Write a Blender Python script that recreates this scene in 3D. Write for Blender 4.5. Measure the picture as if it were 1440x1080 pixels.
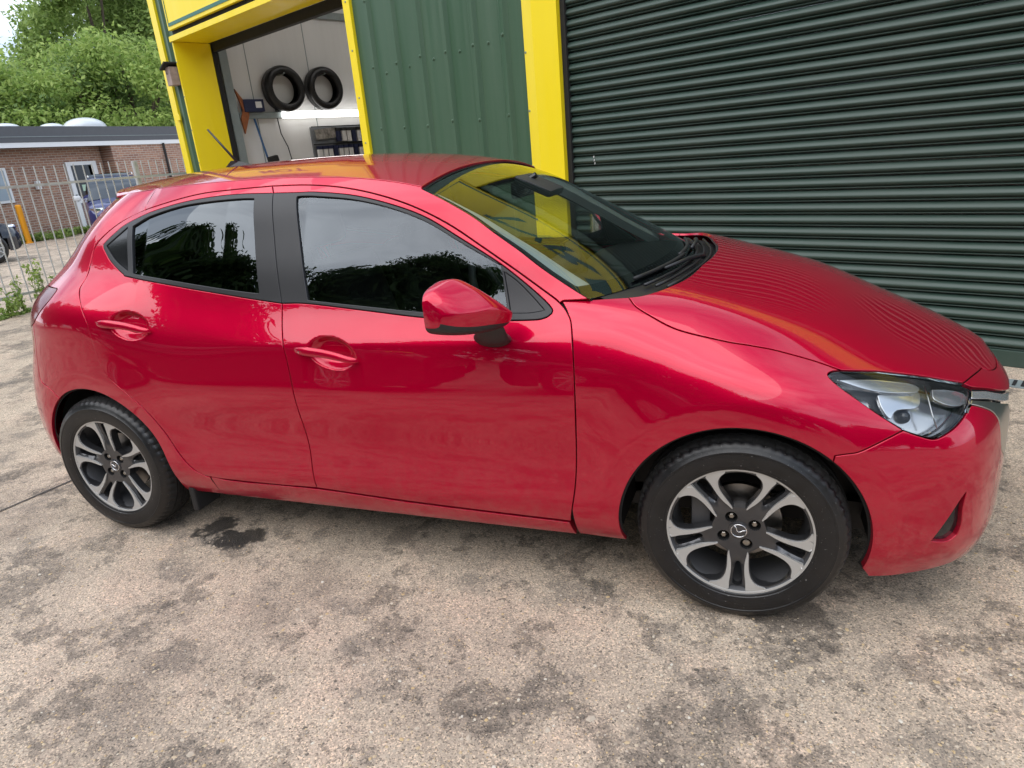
import bpy, bmesh, math, random
import numpy as np
from mathutils import Vector, Matrix
from mathutils.bvhtree import BVHTree
from mathutils.geometry import delaunay_2d_cdt

# ------------------------------------------------------------------ scene, camera, sky, sun
for o in list(bpy.data.objects): bpy.data.objects.remove(o, do_unlink=True)
SC = bpy.context.scene
COL = SC.collection
R_ = math.radians
RND = random.Random(7)
RNG = np.random.default_rng(7)
F_PX, YAW, PITCH, ROLL = 947.58, .3661, .3345, -.0876          # solved from wheels, slats and posts
CAM = np.array([1.3135, -2.7019, 1.4602])
_fw = np.array([-math.sin(YAW)*math.cos(PITCH), math.cos(YAW)*math.cos(PITCH), -math.sin(PITCH)])
_r0 = np.array([math.cos(YAW), math.sin(YAW), 0.]); _u0 = np.cross(_r0, _fw)
C_R = _r0*math.cos(ROLL)+_u0*math.sin(ROLL); C_U = -_r0*math.sin(ROLL)+_u0*math.cos(ROLL); C_F = _fw
cd = bpy.data.cameras.new('camera'); cam = bpy.data.objects.new('camera', cd); COL.objects.link(cam)
cd.sensor_fit = 'HORIZONTAL'; cd.sensor_width = 36.; cd.lens = F_PX/1440*36; cd.clip_end = 2000; cd.clip_start = .05
m = Matrix.Identity(4)
for i in range(3):
    m[i][0] = C_R[i]; m[i][1] = C_U[i]; m[i][2] = -C_F[i]; m[i][3] = CAM[i]
cam.matrix_world = m
SC.camera = cam

SUN_AZ, SUN_EL = R_(200), R_(52)     # azimuth measured from +Y clockwise
world = bpy.data.worlds.new('World'); SC.world = world; world.use_nodes = True
wn_ = world.node_tree; wn_.nodes.clear()
def _wn(t, **k):
    n = wn_.nodes.new(t)
    for a, b in k.items(): setattr(n, a, b)
    return n
sky = _wn('ShaderNodeTexSky', sky_type='NISHITA', sun_disc=False, sun_elevation=SUN_EL, sun_rotation=SUN_AZ)
sky.air_density = 1.; sky.dust_density = 2.5; sky.ozone_density = 1.
tc = _wn('ShaderNodeTexCoord'); mp = _wn('ShaderNodeMapping'); mp.inputs['Scale'].default_value = (1.3, 1.3, 3.2)
nz = _wn('ShaderNodeTexNoise'); nz.inputs['Scale'].default_value = 1.6; nz.inputs['Detail'].default_value = 7; nz.inputs['Roughness'].default_value = .55; nz.inputs['Distortion'].default_value = .35
rp = _wn('ShaderNodeValToRGB'); rp.color_ramp.elements[0].position = .34; rp.color_ramp.elements[1].position = .64
rp.color_ramp.elements[0].color = (2.6, 3.5, 5.1, 1); rp.color_ramp.elements[1].color = (13.0, 13.9, 15.2, 1)
mx = _wn('ShaderNodeMixRGB'); mx.inputs[0].default_value = .82
bg = _wn('ShaderNodeBackground'); bg.inputs[1].default_value = .12; wo = _wn('ShaderNodeOutputWorld')
L = wn_.links.new
L(tc.outputs['Generated'], mp.inputs[0]); L(mp.outputs[0], nz.inputs['Vector']); L(nz.outputs['Fac'], rp.inputs[0])
L(sky.outputs[0], mx.inputs[1]); L(rp.outputs[0], mx.inputs[2]); L(mx.outputs[0], bg.inputs[0]); L(bg.outputs[0], wo.inputs[0])
sd_ = bpy.data.lights.new('sun', 'SUN'); sd_.energy = 1.3; sd_.angle = R_(75); sd_.color = (1., .95, .88)
sun = bpy.data.objects.new('sun', sd_); COL.objects.link(sun)
sv = Vector((math.sin(SUN_AZ)*math.cos(SUN_EL), math.cos(SUN_AZ)*math.cos(SUN_EL), math.sin(SUN_EL)))
sun.rotation_euler = (-sv).to_track_quat('-Z', 'Y').to_euler(); sun.location = sv*30
SC.view_settings.view_transform = 'Standard'; SC.view_settings.look = 'None'
SC.view_settings.exposure = 0.62; SC.view_settings.gamma = 1.

# ------------------------------------------------------------------ helpers
def ray(x, y):
    d = C_F + C_R*(x-720)/F_PX - C_U*(y-540)/F_PX
    return d/np.linalg.norm(d)
def proj(P):
    d = np.atleast_2d(P)-CAM; z = d@C_F
    return np.stack([720+F_PX*(d@C_R)/z, 540-F_PX*(d@C_U)/z], 1)
def ground_at(x, y, z=0.):
    d = ray(x, y); return CAM+d*((z-CAM[2])/d[2])

def tag(o, label=None, cat=None, group=None, kind=None):
    if label: o['label'] = label
    if cat: o['category'] = cat
    if group: o['group'] = group
    if kind: o['kind'] = kind
    return o
def empty(name, loc=(0, 0, 0), rz=0., label=None, cat=None, group=None):
    o = bpy.data.objects.new(name, None); COL.objects.link(o); o.location = loc; o.rotation_euler = (0, 0, rz)
    o.empty_display_size = .1
    return tag(o, label, cat, group)
def link(name, me, parent=None, mat=None):
    o = bpy.data.objects.new(name, me); COL.objects.link(o)
    if mat is not None:
        if len(me.materials) == 0: me.materials.append(mat)
    if parent is not None: o.parent = parent
    return o
def mesh_from(name, V, Fc, mat=None, parent=None, smooth=False, auto=None, fmat=None, mats=None, normals=None):
    me = bpy.data.meshes.new(name); me.from_pydata([tuple(map(float, v)) for v in V], [], [tuple(map(int, f)) for f in Fc]); me.update()
    if mats:
        for q in mats: me.materials.append(q)
    if fmat is not None: me.polygons.foreach_set('material_index', np.asarray(fmat, dtype=np.int32))
    if smooth or normals is not None or auto: me.polygons.foreach_set('use_smooth', np.ones(len(me.polygons), dtype=bool))
    if normals is not None: me.normals_split_custom_set_from_vertices([tuple(map(float, n)) for n in normals])
    if auto: 
        bm = bmesh.new(); bm.from_mesh(me)
        for e in bm.edges:
            if len(e.link_faces) == 2 and e.calc_face_angle(0) > R_(auto): e.smooth = False
        bm.to_mesh(me); bm.free()
    return link(name, me, parent, mat)

class MB:
    """collects boxes, tubes, lathes, prisms into one mesh"""
    def __init__(s): s.V = []; s.F = []; s.M = []
    def add(s, V, F, mi=0):
        o = len(s.V); s.V += [tuple(map(float, v)) for v in V]; s.F += [tuple(int(i)+o for i in f) for f in F]; s.M += [mi]*len(F); return s
    def box(s, c, d, rz=0., bev=0., mi=0, M=None):
        bm = bmesh.new(); bmesh.ops.create_cube(bm, size=1.)
        for v in bm.verts: v.co = Vector((v.co.x*d[0], v.co.y*d[1], v.co.z*d[2]))
        if bev > 0: bmesh.ops.bevel(bm, geom=bm.edges[:]+bm.verts[:], offset=bev, segments=2, affect='EDGES', profile=.6)
        T = Matrix.Translation(c) @ Matrix.Rotation(rz, 4, 'Z')
        if M is not None: T = T @ M
        bmesh.ops.transform(bm, matrix=T, verts=bm.verts)
        bm.verts.index_update(); s.add([v.co for v in bm.verts], [[v.index for v in f.verts] for f in bm.faces], mi); bm.free(); return s
    def tube(s, pts, r, n=8, mi=0, cap=True, closed=False):
        P = [np.array(p, float) for p in pts]; k = len(P); rr = r if hasattr(r, '__len__') else [r]*k
        V = []; up = None
        for i in range(k):
            a = P[(i-1) % k] if (i > 0 or closed) else P[i]; b = P[(i+1) % k] if (i < k-1 or closed) else P[i]
            t = b-a; t = t/(np.linalg.norm(t)+1e-12)
            if up is None:
                up = np.array([0, 0, 1.]) if abs(t[2]) < .9 else np.array([1., 0, 0])
            e1 = np.cross(up, t); e1 /= np.linalg.norm(e1)+1e-12; e2 = np.cross(t, e1); up = e2
            for j in range(n):
                an = 2*math.pi*j/n; V.append(P[i]+rr[i]*(math.cos(an)*e1+math.sin(an)*e2))
        Fc = []
        for i in range(k if closed else k-1):
            for j in range(n):
                i2 = (i+1) % k; Fc.append((i*n+j, i*n+(j+1) % n, i2*n+(j+1) % n, i2*n+j))
        if cap and not closed: Fc += [tuple(range(n))[::-1], tuple((k-1)*n+j for j in range(n))]
        return s.add(V, Fc, mi)
    def lathe(s, prof, n=48, c=(0, 0, 0), axis='Y', mi=0, mod=None):
        """prof: (radius, axial)"""
        V = []; k = len(prof)
        for j in range(n):
            a = 2*math.pi*j/n
            for (r, h) in prof:
                q = mod(r, h, j) if mod else (r, h)
                x, z = q[0]*math.cos(a), q[0]*math.sin(a)
                V.append({'Y': (c[0]+x, c[1]+q[1], c[2]+z), 'Z': (c[0]+x, c[1]+z, c[2]+q[1]), 'X': (c[0]+q[1], c[1]+x, c[2]+z)}[axis])
        Fc = [(j*k+i, j*k+i+1, ((j+1) % n)*k+i+1, ((j+1) % n)*k+i) for j in range(n) for i in range(k-1)]
        return s.add(V, Fc, mi)
    def poly(s, pts, mi=0): return s.add(pts, [tuple(range(len(pts)))], mi)
    def build(s, name, mats, parent=None, smooth=False, auto=None):
        if not isinstance(mats, (list, tuple)): mats = [mats]
        return mesh_from(name, s.V, s.F, parent=parent, smooth=smooth, auto=auto, fmat=s.M, mats=mats)

# ------------------------------------------------------------------ materials
def nmat(name):
    m = bpy.data.materials.new(name); m.use_nodes = True; nt = m.node_tree
    b = nt.nodes['Principled BSDF']
    return m, nt, b
def nd(nt, t, ins=None, **k):
    n = nt.nodes.new(t)
    for a, b in k.items(): setattr(n, a, b)
    for a, b in (ins or {}).items(): n.inputs[a].default_value = b
    return n
def setp(b, **k):
    N = dict(col='Base Color', rough='Roughness', metal='Metallic', spec='Specular IOR Level', coat='Coat Weight', coatr='Coat Roughness', trans='Transmission Weight', ior='IOR', emi='Emission Color', emis='Emission Strength', alpha='Alpha', sheen='Sheen Weight')
    for a, v in k.items():
        if a in ('col', 'emi') and len(v) == 3: v = (*v, 1)
        b.inputs[N[a]].default_value = v
def simple(name, col, rough=.5, metal=0., var=.0, vscale=8., bump=0., bscale=60., **k):
    m, nt, b = nmat(name); setp(b, col=col, rough=rough, metal=metal, **k)
    tcn = nd(nt, 'ShaderNodeTexCoord')
    if var > 0:
        n = nd(nt, 'ShaderNodeTexNoise', {'Scale': vscale, 'Detail': 5., 'Roughness': .6}); nt.links.new(tcn.outputs['Object'], n.inputs['Vector'])
        r = nd(nt, 'ShaderNodeMapRange', {'From Min': .3, 'From Max': .7, 'To Min': 1-var, 'To Max': 1+var}); nt.links.new(n.outputs['Fac'], r.inputs[0])
        hsv = nd(nt, 'ShaderNodeHueSaturation', {'Color': (*col, 1)}); nt.links.new(r.outputs[0], hsv.inputs['Value']); nt.links.new(hsv.outputs[0], b.inputs['Base Color'])
        r2 = nd(nt, 'ShaderNodeMapRange', {'From Min': .3, 'From Max': .7, 'To Min': max(.02, rough-.08), 'To Max': min(1, rough+.08)}); nt.links.new(n.outputs['Fac'], r2.inputs[0]); nt.links.new(r2.outputs[0], b.inputs['Roughness'])
    if bump > 0:
        n2 = nd(nt, 'ShaderNodeTexNoise', {'Scale': bscale, 'Detail': 4.}); nt.links.new(tcn.outputs['Object'], n2.inputs['Vector'])
        bp = nd(nt, 'ShaderNodeBump', {'Strength': bump, 'Distance': .01}); nt.links.new(n2.outputs['Fac'], bp.inputs['Height']); nt.links.new(bp.outputs[0], b.inputs['Normal'])
    return m
def glass(name, tint, ior=1.62):
    """thin automotive glass: tinted see-through plus mirror reflection by Fresnel"""
    m, nt, b = nmat(name); nt.nodes.remove(b); out = nt.nodes['Material Output']
    tr = nd(nt, 'ShaderNodeBsdfTransparent', {'Color': (*tint, 1)}); gl = nd(nt, 'ShaderNodeBsdfGlossy', {'Roughness': .0, 'Color': (.86, .93, 1, 1)})
    fr = nd(nt, 'ShaderNodeFresnel', {'IOR': ior}); mxs = nd(nt, 'ShaderNodeMixShader')
    nt.links.new(fr.outputs[0], mxs.inputs[0]); nt.links.new(tr.outputs[0], mxs.inputs[1]); nt.links.new(gl.outputs[0], mxs.inputs[2]); nt.links.new(mxs.outputs[0], out.inputs[0])
    return m
M = {}
def paint(name, col, metal=.42, rough=.42):
    m, nt, b = nmat(name); setp(b, col=col, metal=metal, rough=rough, coat=1., coatr=.015, spec=.0)
    b.inputs['Coat IOR'].default_value = 1.54
    tcn = nd(nt, 'ShaderNodeTexCoord')
    # very slight orange peel and wiped-on dust
    n = nd(nt, 'ShaderNodeTexNoise', {'Scale': 900., 'Detail': 1.}); nt.links.new(tcn.outputs['Object'], n.inputs['Vector'])
    bp = nd(nt, 'ShaderNodeBump', {'Strength': .006, 'Distance': .002}); nt.links.new(n.outputs['Fac'], bp.inputs['Height']); nt.links.new(bp.outputs[0], b.inputs['Normal'])
    n2 = nd(nt, 'ShaderNodeTexNoise', {'Scale': 5., 'Detail': 8., 'Roughness': .7}); nt.links.new(tcn.outputs['Object'], n2.inputs['Vector'])
    r = nd(nt, 'ShaderNodeMapRange', {'From Min': .35, 'From Max': .75, 'To Min': .0, 'To Max': .014}); nt.links.new(n2.outputs['Fac'], r.inputs[0]); nt.links.new(r.outputs[0], b.inputs['Coat Roughness'])
    sx = nd(nt, 'ShaderNodeSeparateXYZ'); g = nd(nt, 'ShaderNodeNewGeometry'); nt.links.new(g.outputs['Position'], sx.inputs[0])
    lo = nd(nt, 'ShaderNodeMapRange', {'From Min': .16, 'From Max': .55, 'To Min': .30, 'To Max': .0}); nt.links.new(sx.outputs['Z'], lo.inputs[0])
    n3 = nd(nt, 'ShaderNodeTexNoise', {'Scale': 26., 'Detail': 9., 'Roughness': .75}); nt.links.new(tcn.outputs['Object'], n3.inputs['Vector'])
    r3 = nd(nt, 'ShaderNodeMapRange', {'From Min': .42, 'From Max': .78, 'To Min': 0., 'To Max': 1.}); nt.links.new(n3.outputs['Fac'], r3.inputs[0])
    mu = nd(nt, 'ShaderNodeMath', operation='MULTIPLY'); nt.links.new(lo.outputs[0], mu.inputs[0]); nt.links.new(r3.outputs[0], mu.inputs[1])
    mc = nd(nt, 'ShaderNodeMixRGB', {1: (*col, 1), 2: (.30, .22, .18, 1)}); nt.links.new(mu.outputs[0], mc.inputs[0]); nt.links.new(mc.outputs[0], b.inputs['Base Color'])
    return m
def streaky(name, col, rough, amt=.25, sx=(6., 6., .35), spec=.5, dust=(.25, .24, .21)):
    m, nt, b = nmat(name); setp(b, rough=rough, spec=spec); g = nd(nt, 'ShaderNodeNewGeometry'); mpn = nd(nt, 'ShaderNodeMapping'); mpn.inputs['Scale'].default_value = sx; nt.links.new(g.outputs['Position'], mpn.inputs[0])
    n = nd(nt, 'ShaderNodeTexNoise', {'Scale': 1., 'Detail': 7., 'Roughness': .65}); nt.links.new(mpn.outputs[0], n.inputs['Vector'])
    n2 = nd(nt, 'ShaderNodeTexNoise', {'Scale': 55., 'Detail': 5., 'Roughness': .7}); nt.links.new(g.outputs['Position'], n2.inputs['Vector'])
    r = nd(nt, 'ShaderNodeMapRange', {'From Min': .38, 'From Max': .75, 'To Min': 0., 'To Max': amt}); nt.links.new(n.outputs['Fac'], r.inputs[0])
    r2 = nd(nt, 'ShaderNodeMapRange', {'From Min': .35, 'From Max': .7, 'To Min': .5, 'To Max': 1.}); nt.links.new(n2.outputs['Fac'], r2.inputs[0])
    mu = nd(nt, 'ShaderNodeMath', operation='MULTIPLY'); nt.links.new(r.outputs[0], mu.inputs[0]); nt.links.new(r2.outputs[0], mu.inputs[1])
    mc = nd(nt, 'ShaderNodeMixRGB', {1: (*col, 1), 2: (*dust, 1)}); nt.links.new(mu.outputs[0], mc.inputs[0]); nt.links.new(mc.outputs[0], b.inputs['Base Color'])
    rr = nd(nt, 'ShaderNodeMapRange', {'From Min': 0., 'From Max': amt, 'To Min': rough, 'To Max': min(1., rough+.3)}); nt.links.new(mu.outputs[0], rr.inputs[0]); nt.links.new(rr.outputs[0], b.inputs['Roughness'])
    return m
M['red'] = paint('red_paint', (.52, .0004, .031), .58, .38)
M['black'] = simple('black_trim', (.018, .018, .020), .42, bump=.05, bscale=400)
M['gblack'] = simple('gloss_black', (.012, .012, .014), .12)
M['rubber'] = simple('rubber_seal', (.012, .012, .013), .6)
M['dark'] = simple('dark_void', (.006, .006, .006), .9)
M['glass_f'] = glass('clear_tinted_glass', (.62, .68, .66), 1.85)
M['glass_r'] = glass('privacy_glass', (.03, .034, .034), 1.85)
M['glass_w'] = glass('windscreen_glass', (.72, .80, .76))
M['lens'] = glass('lamp_lens', (.95, .97, .98), 1.38)
M['chrome'] = simple('chrome', (.8, .8, .82), .06, 1.)
M['satin'] = simple('satin_silver', (.55, .54, .52), .28, 1.)
M['plastic'] = simple('interior_plastic', (.022, .023, .025), .6, bump=.1, bscale=300)
M['fabric'] = simple('seat_fabric', (.02, .02, .022), .9, var=.15, vscale=60)
M['lining'] = simple('headlining', (.62, .62, .60), .95)
# ------------------------------------------------------------------ car surfaces
def ncs(x, y, xq):
    """natural cubic spline, linear extrapolation; y (n,...)"""
    x = np.asarray(x, float); y = np.asarray(y, float); n = len(x); h = np.diff(x); sh = y.shape[1:]; Y = y.reshape(n, -1)
    A = np.zeros((n, n)); Bv = np.zeros_like(Y); A[0, 0] = A[-1, -1] = 1
    for i in range(1, n-1):
        A[i, i-1] = h[i-1]; A[i, i] = 2*(h[i-1]+h[i]); A[i, i+1] = h[i]
        Bv[i] = 6*((Y[i+1]-Y[i])/h[i]-(Y[i]-Y[i-1])/h[i-1])
    Mm = np.linalg.solve(A, Bv); xq = np.asarray(xq, float); xc = np.clip(xq, x[0], x[-1])
    i = np.clip(np.searchsorted(x, xc)-1, 0, n-2); a = (x[i+1]-xc)/h[i]; b = 1-a
    o = a[:, None]*Y[i]+b[:, None]*Y[i+1]+((a**3-a)[:, None]*Mm[i]+(b**3-b)[:, None]*Mm[i+1])*(h[i]**2)[:, None]/6
    s0 = (Y[1]-Y[0])/h[0]-h[0]*(2*Mm[0]+Mm[1])/6; s1 = (Y[-1]-Y[-2])/h[-1]+h[-1]*(Mm[-2]+2*Mm[-1])/6
    o += np.where(xq < x[0], xq-x[0], 0)[:, None]*s0+np.where(xq > x[-1], xq-x[-1], 0)[:, None]*s1
    return o.reshape((len(xq),)+sh)
def bs_coef(D):
    """uniform cubic B-spline interpolation coefficients along axis 0 with natural ends"""
    n = D.shape[0]; A = np.zeros((n, n)); 
    for i in range(n):
        if i in (0, n-1): A[i, i] = 1.
        else: A[i, i-1:i+2] = (1/6, 4/6, 1/6)
    c = np.linalg.solve(A, D.reshape(n, -1)).reshape(D.shape)
    return np.concatenate([[2*c[0]-c[1]], c, [2*c[-1]-c[-2]]], 0)
def bs_w(t, n):
    i = np.clip(np.floor(t).astype(int), 0, n-2); f = t-i
    return i, np.stack([(1-f)**3, 3*f**3-6*f**2+4, -3*f**3+3*f**2+3*f+1, f**3], -1)/6
def bs_eval(Cf, u, v):
    nu, nv = Cf.shape[0]-2, Cf.shape[1]-2
    i, wu = bs_w(u, nu); j, wv = bs_w(v, nv); o = 0
    for a in range(4):
        for b in range(4):
            o = o+(wu[:, a]*wv[:, b])[:, None]*Cf[i+a, j+b]
    return o
def sstep(x, a, b):
    t = np.clip((x-a)/(b-a), 0, 1); return t*t*(3-2*t)
def splus(x, w): return w*np.logaddexp(0, x/w)

FAX, RAX, WZ, WR = 1.285, -1.285, .305, .310       # axles, hub height, tyre radius
ZL = [.14, .20, .27, .34, .41, .49, .58, .68, .78, .87, 1.0, 1.12, 1.25, 1.37, 1.45]
WT = {
 -1.75: [.58, .65, .69, .705, .71, .712, .715, .717, .715, .705, .685, .60, .535, .48, .43],
 -1.285:[.66, .745, .795, .812, .818, .818, .82, .826, .831, .834, .812, .704, .620, .497, .362],
 -.85: [.69, .772, .815, .836, .835, .830, .838, .8475, .840, .830, .780, .724, .663, .592, .513],
 -.40: [.69, .772, .815, .837, .836, .829, .838, .8485, .840, .829, .772, .730, .675, .612, .538],
 .05: [.69, .772, .815, .837, .836, .829, .838, .8485, .840, .829, .770, .730, .677, .614, .541],
 .50: [.69, .772, .815, .836, .835, .829, .838, .848, .840, .828, .766, .722, .667, .604, .529],
 .90: [.69, .772, .812, .832, .833, .830, .837, .845, .839, .824, .750, .688, .628, .565, .495],
 1.30:  [.69, .77, .805, .822, .830, .834, .838, .842, .838, .815, .72, .65, .59, .53, .46]}
KX = [-2.2, -1.25, -.95, -.55, -.2, .6, .85, 1.15, 2.2]; KV = [0, 0, .05, .24, .36, .36, .26, 0, 0]
def kcre(x): return np.interp(x, KX, KV)
def zcre(x): return .872+(x+.25)*.027+.10*splus(-.45-x, .1)
def crease(x, z):
    w = .004+.03*sstep(x, .6, 1.0)+.03*sstep(-x, .35, .9)
    return kcre(x)*splus(z-zcre(x), w)
_xs = np.array(sorted(WT)); _T = np.array([WT[x] for x in _xs])
for i, x in enumerate(_xs):
    _T[i] += kcre(x)*np.maximum(0, np.array(ZL)-zcre(np.array(x)))
XG = np.arange(-2.0, 1.71, .1); ZG = np.arange(.08, 1.53, .035)
_t1 = ncs(ZL, _T.T, ZG).T                                   # (xs, zg)
_t2 = ncs(_xs, _t1, XG)                                     # (xg, zg)
_WC = bs_coef(_t2[:, :, None]); _WC = np.swapaxes(bs_coef(np.swapaxes(_WC, 0, 1)), 0, 1)
def Wbase(x, z): return bs_eval(_WC, (np.asarray(x)-XG[0])/.1, (np.asarray(z)-ZG[0])/.035)[:, 0]
CUPS = [(-.055, .850, .102, .058), (-.967, .938, .096, .055)]      # door handle recesses
def detail(x, z):
    """outward bumps shared by all side surfaces: arch lips, handle cups"""
    d = 0.
    for ax, r0, r1, hh in ((FAX, .425, .58, .017), (RAX, .43, .57, .012)):
        r = np.hypot(x-ax, z-WZ-.005)
        up = sstep(z, .12, .45)
        q = np.clip((splus(r-r0, .004))/(r1-r0), 0, 1); d = d+hh*(1-q)**1.7*up
    for cx, cz, a, b in CUPS:
        q = np.hypot((x-cx)/a, (z-cz-.12*(-(x-cx)))/b)
        d = d-.032*(1-sstep(q, .55, 1.0))
    return d
def Wtot(x, z): return Wbase(x, z)-crease(x, z)+detail(x, z)

class Surf:
    su = sv = 1.
    def P(s, u, v): raise NotImplementedError
    def PN(s, uv, e=None):
        u, v = uv[:, 0], uv[:, 1]; eu, ev = s.eps
        p = s.P(u, v); du = s.P(u+eu, v)-s.P(u-eu, v); dv = s.P(u, v+ev)-s.P(u, v-ev)
        n = np.cross(du, dv); n /= np.linalg.norm(n, axis=1)[:, None]+1e-15
        return p, n*s.flip
    def build_bvh(s, u0, u1, nu, v0, v1, nv):
        U, Vv = np.meshgrid(np.linspace(u0, u1, nu), np.linspace(v0, v1, nv), indexing='ij')
        s.guv = np.stack([U.ravel(), Vv.ravel()], 1); s.gP = s.P(s.guv[:, 0], s.guv[:, 1])
        T = []
        for i in range(nu-1):
            for j in range(nv-1):
                a = i*nv+j; T += [(a, a+nv, a+nv+1), (a, a+nv+1, a+1)]
        s.T = T; s.bvh = BVHTree.FromPolygons([tuple(p) for p in s.gP], T)
    def hit(s, o, d):
        loc, nr, ix, ds = s.bvh.ray_cast(Vector(o), Vector(d), 60)
        if loc is None:      # nearest to the ray
            dd = np.array(d)/np.linalg.norm(d); w = s.gP-np.array(o); t = w@dd
            k = np.argmin(np.linalg.norm(w-t[:, None]*dd, axis=1)); s.miss += 1; return s.guv[k].copy()
        a, b, c = (s.gP[i] for i in s.T[ix]); p = np.array(loc)
        v0, v1, v2 = b-a, c-a, p-a; d00, d01, d11, d20, d21 = v0@v0, v0@v1, v1@v1, v2@v0, v2@v1
        de = d00*d11-d01*d01+1e-20; v = (d11*d20-d01*d21)/de; w = (d00*d21-d01*d20)/de
        i, j, k = s.T[ix]; return s.guv[i]*(1-v-w)+s.guv[j]*v+s.guv[k]*w
    miss = 0
    def px(s, pts): return np.array([s.hit(CAM, ray(*p)) for p in pts])
    def side(s, pts): return np.array([s.hit((x, -3, z), (0, 1, 0)) for x, z in pts])
    def top(s, pts): return np.array([s.hit((x, y, 3), (0, 0, -1)) for x, y in pts])
    def front(s, pts): return np.array([s.hit((4, y, z), (-1, 0, 0)) for y, z in pts])
    def rear(s, pts): return np.array([s.hit((-4, y, z), (1, 0, 0)) for y, z in pts])

class SideS(Surf):
    eps = (.0015, .0015); flip = 1
    def P(s, u, v): return np.stack([u, -Wtot(u, v), v], 1)
SIDE = SideS(); SIDE.build_bvh(-1.7, 1.5, 330, .12, 1.46, 200)

class NetS(Surf):
    eps = (.006, .006)
    def __init__(s, net, gu0, gu1, gv0, gv1, flip, su, sv, nu, nv, fn=None):
        # net[u][v] -> (x, y, z); ghosts mirror the net about y = 0
        D = np.array(net, float)
        def mir(a): a = a.copy(); a[..., 1] *= -1; return a
        if gv1: D = np.concatenate([D, mir(D[:, -2:-2-gv1:-1])], 1)
        if gu1: D = np.concatenate([D, mir(D[-2:-2-gu1:-1])], 0)
        s.nu, s.nv = len(net), len(net[0])
        s.Cf = np.swapaxes(bs_coef(np.swapaxes(bs_coef(D), 0, 1)), 0, 1)
        s.flip, s.su, s.sv, s.fn = flip, su, sv, fn
        s.build_bvh(0, s.nu-1, nu, 0, s.nv-1, nv)
    def P(s, u, v):
        p = bs_eval(s.Cf, u, v)
        if s.fn is not None: p = s.fn(p, u, v)
        return p

# front body: rings wrap from the side to the nose, upper rings run over the bonnet
def frow(x, zs, r5, hood):
    zs = np.array(zs); w = Wbase(np.full(len(zs), x), zs)
    return [(x, -a, z) for a, z in zip(w, zs)]+[(x, -r5[0], r5[1])]+[(x, -y, z) for y, z in hood]
ZF = [.17, .24, .34, .46, .60, .74, .86]
def wb(x, z): return float(Wbase(np.array([x]), np.array([z]))[0])
FN = []
for x, h in ((-.2, [(.66, 1.06), (.52, 1.10), (.28, 1.13), (0, 1.14)]), (.2, [(.66, 1.055), (.52, 1.095), (.28, 1.12), (0, 1.13)]), (.55, [(.755, 1.045), (.60, 1.10), (.30, 1.12), (0, 1.125)]), (.85, [(.728, 1.022), (.575, 1.062), (.29, 1.083), (0, 1.09)])):
    FN.append(frow(x, ZF, (wb(x, .97), .97), h))
def st(l): return [(x, -y, z) for x, y, z in l]
FN.append(st([(1.10, .735, .17), (1.10, .80, .24), (1.10, .824, .34), (1.10, .834, .46), (1.10, .841, .60), (1.10, .840, .74), (1.10, .815, .845), (1.10, .743, .935), (1.10, .655, .996), (1.10, .52, 1.022), (1.10, .28, 1.039), (1.10, 0, 1.046)]))
FN.append(st([(1.36, .75, .155), (1.36, .80, .24), (1.36, .825, .34), (1.36, .838, .46), (1.36, .845, .59), (1.36, .840, .71), (1.36, .810, .795), (1.36, .738, .863), (1.36, .645, .920), (1.36, .51, .954), (1.36, .275, .985), (1.36, 0, .998)]))
FN.append(st([(1.59, .762, .145), (1.59, .795, .24), (1.59, .81, .34), (1.59, .82, .46), (1.59, .82, .57), (1.59, .805, .67), (1.58, .765, .745), (1.58, .698, .798), (1.57, .608, .846), (1.57, .48, .884), (1.57, .26, .921), (1.57, 0, .938)]))
FN.append(st([(1.765, .712, .15), (1.78, .75, .24), (1.785, .765, .34), (1.785, .77, .45), (1.785, .765, .55), (1.78, .745, .63), (1.77, .70, .695), (1.76, .635, .744), (1.745, .555, .780), (1.74, .43, .812), (1.735, .235, .845), (1.735, 0, .862)]))
FN.append(st([(1.915, .61, .155), (1.935, .645, .24), (1.937, .66, .33), (1.937, .665, .43), (1.933, .66, .52), (1.928, .64, .60), (1.92, .603, .66), (1.905, .545, .703), (1.89, .472, .731), (1.88, .365, .756), (1.873, .20, .782), (1.87, 0, .796)]))
FN.append(st([(2.015, .455, .16), (2.027, .477, .24), (2.03, .487, .32), (2.03, .49, .42), (2.028, .487, .51), (2.027, .475, .585), (2.025, .455, .635), (2.013, .42, .673), (1.997, .355, .696), (1.985, .272, .714), (1.978, .152, .733), (1.975, 0, .743)]))
FN.append(st([(2.075, .255, .165), (2.087, .272, .24), (2.088, .28, .32), (2.086, .285, .42), (2.085, .285, .51), (2.083, .28, .58), (2.081, .268, .632), (2.070, .243, .660), (2.058, .20, .677), (2.05, .152, .689), (2.046, .085, .700), (2.044, 0, .706)]))
FN.append(st([(2.095, 0, .165), (2.106, 0, .24), (2.108, 0, .32), (2.109, 0, .42), (2.108, 0, .51), (2.105, 0, .58), (2.102, 0, .63), (2.090, 0, .653), (2.08, 0, .668), (2.073, 0, .678), (2.069, 0, .685), (2.067, 0, .690)]))
def ffn(p, u, v):
    x, y, z = p[:, 0].copy(), p[:, 1], p[:, 2]
    a = np.abs(y); mk = sstep(a, .50, .72)*(1-sstep(x, 1.70, 1.84))
    dd = (-crease(x, z)+detail(x, z))*mk
    p = p.copy(); p[:, 1] = y+np.where(y < 0, -dd, dd); return p
FRONT = NetS(FN, 0, 2, 0, 2, 1, .26, .11, 260, 240, ffn)

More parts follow.
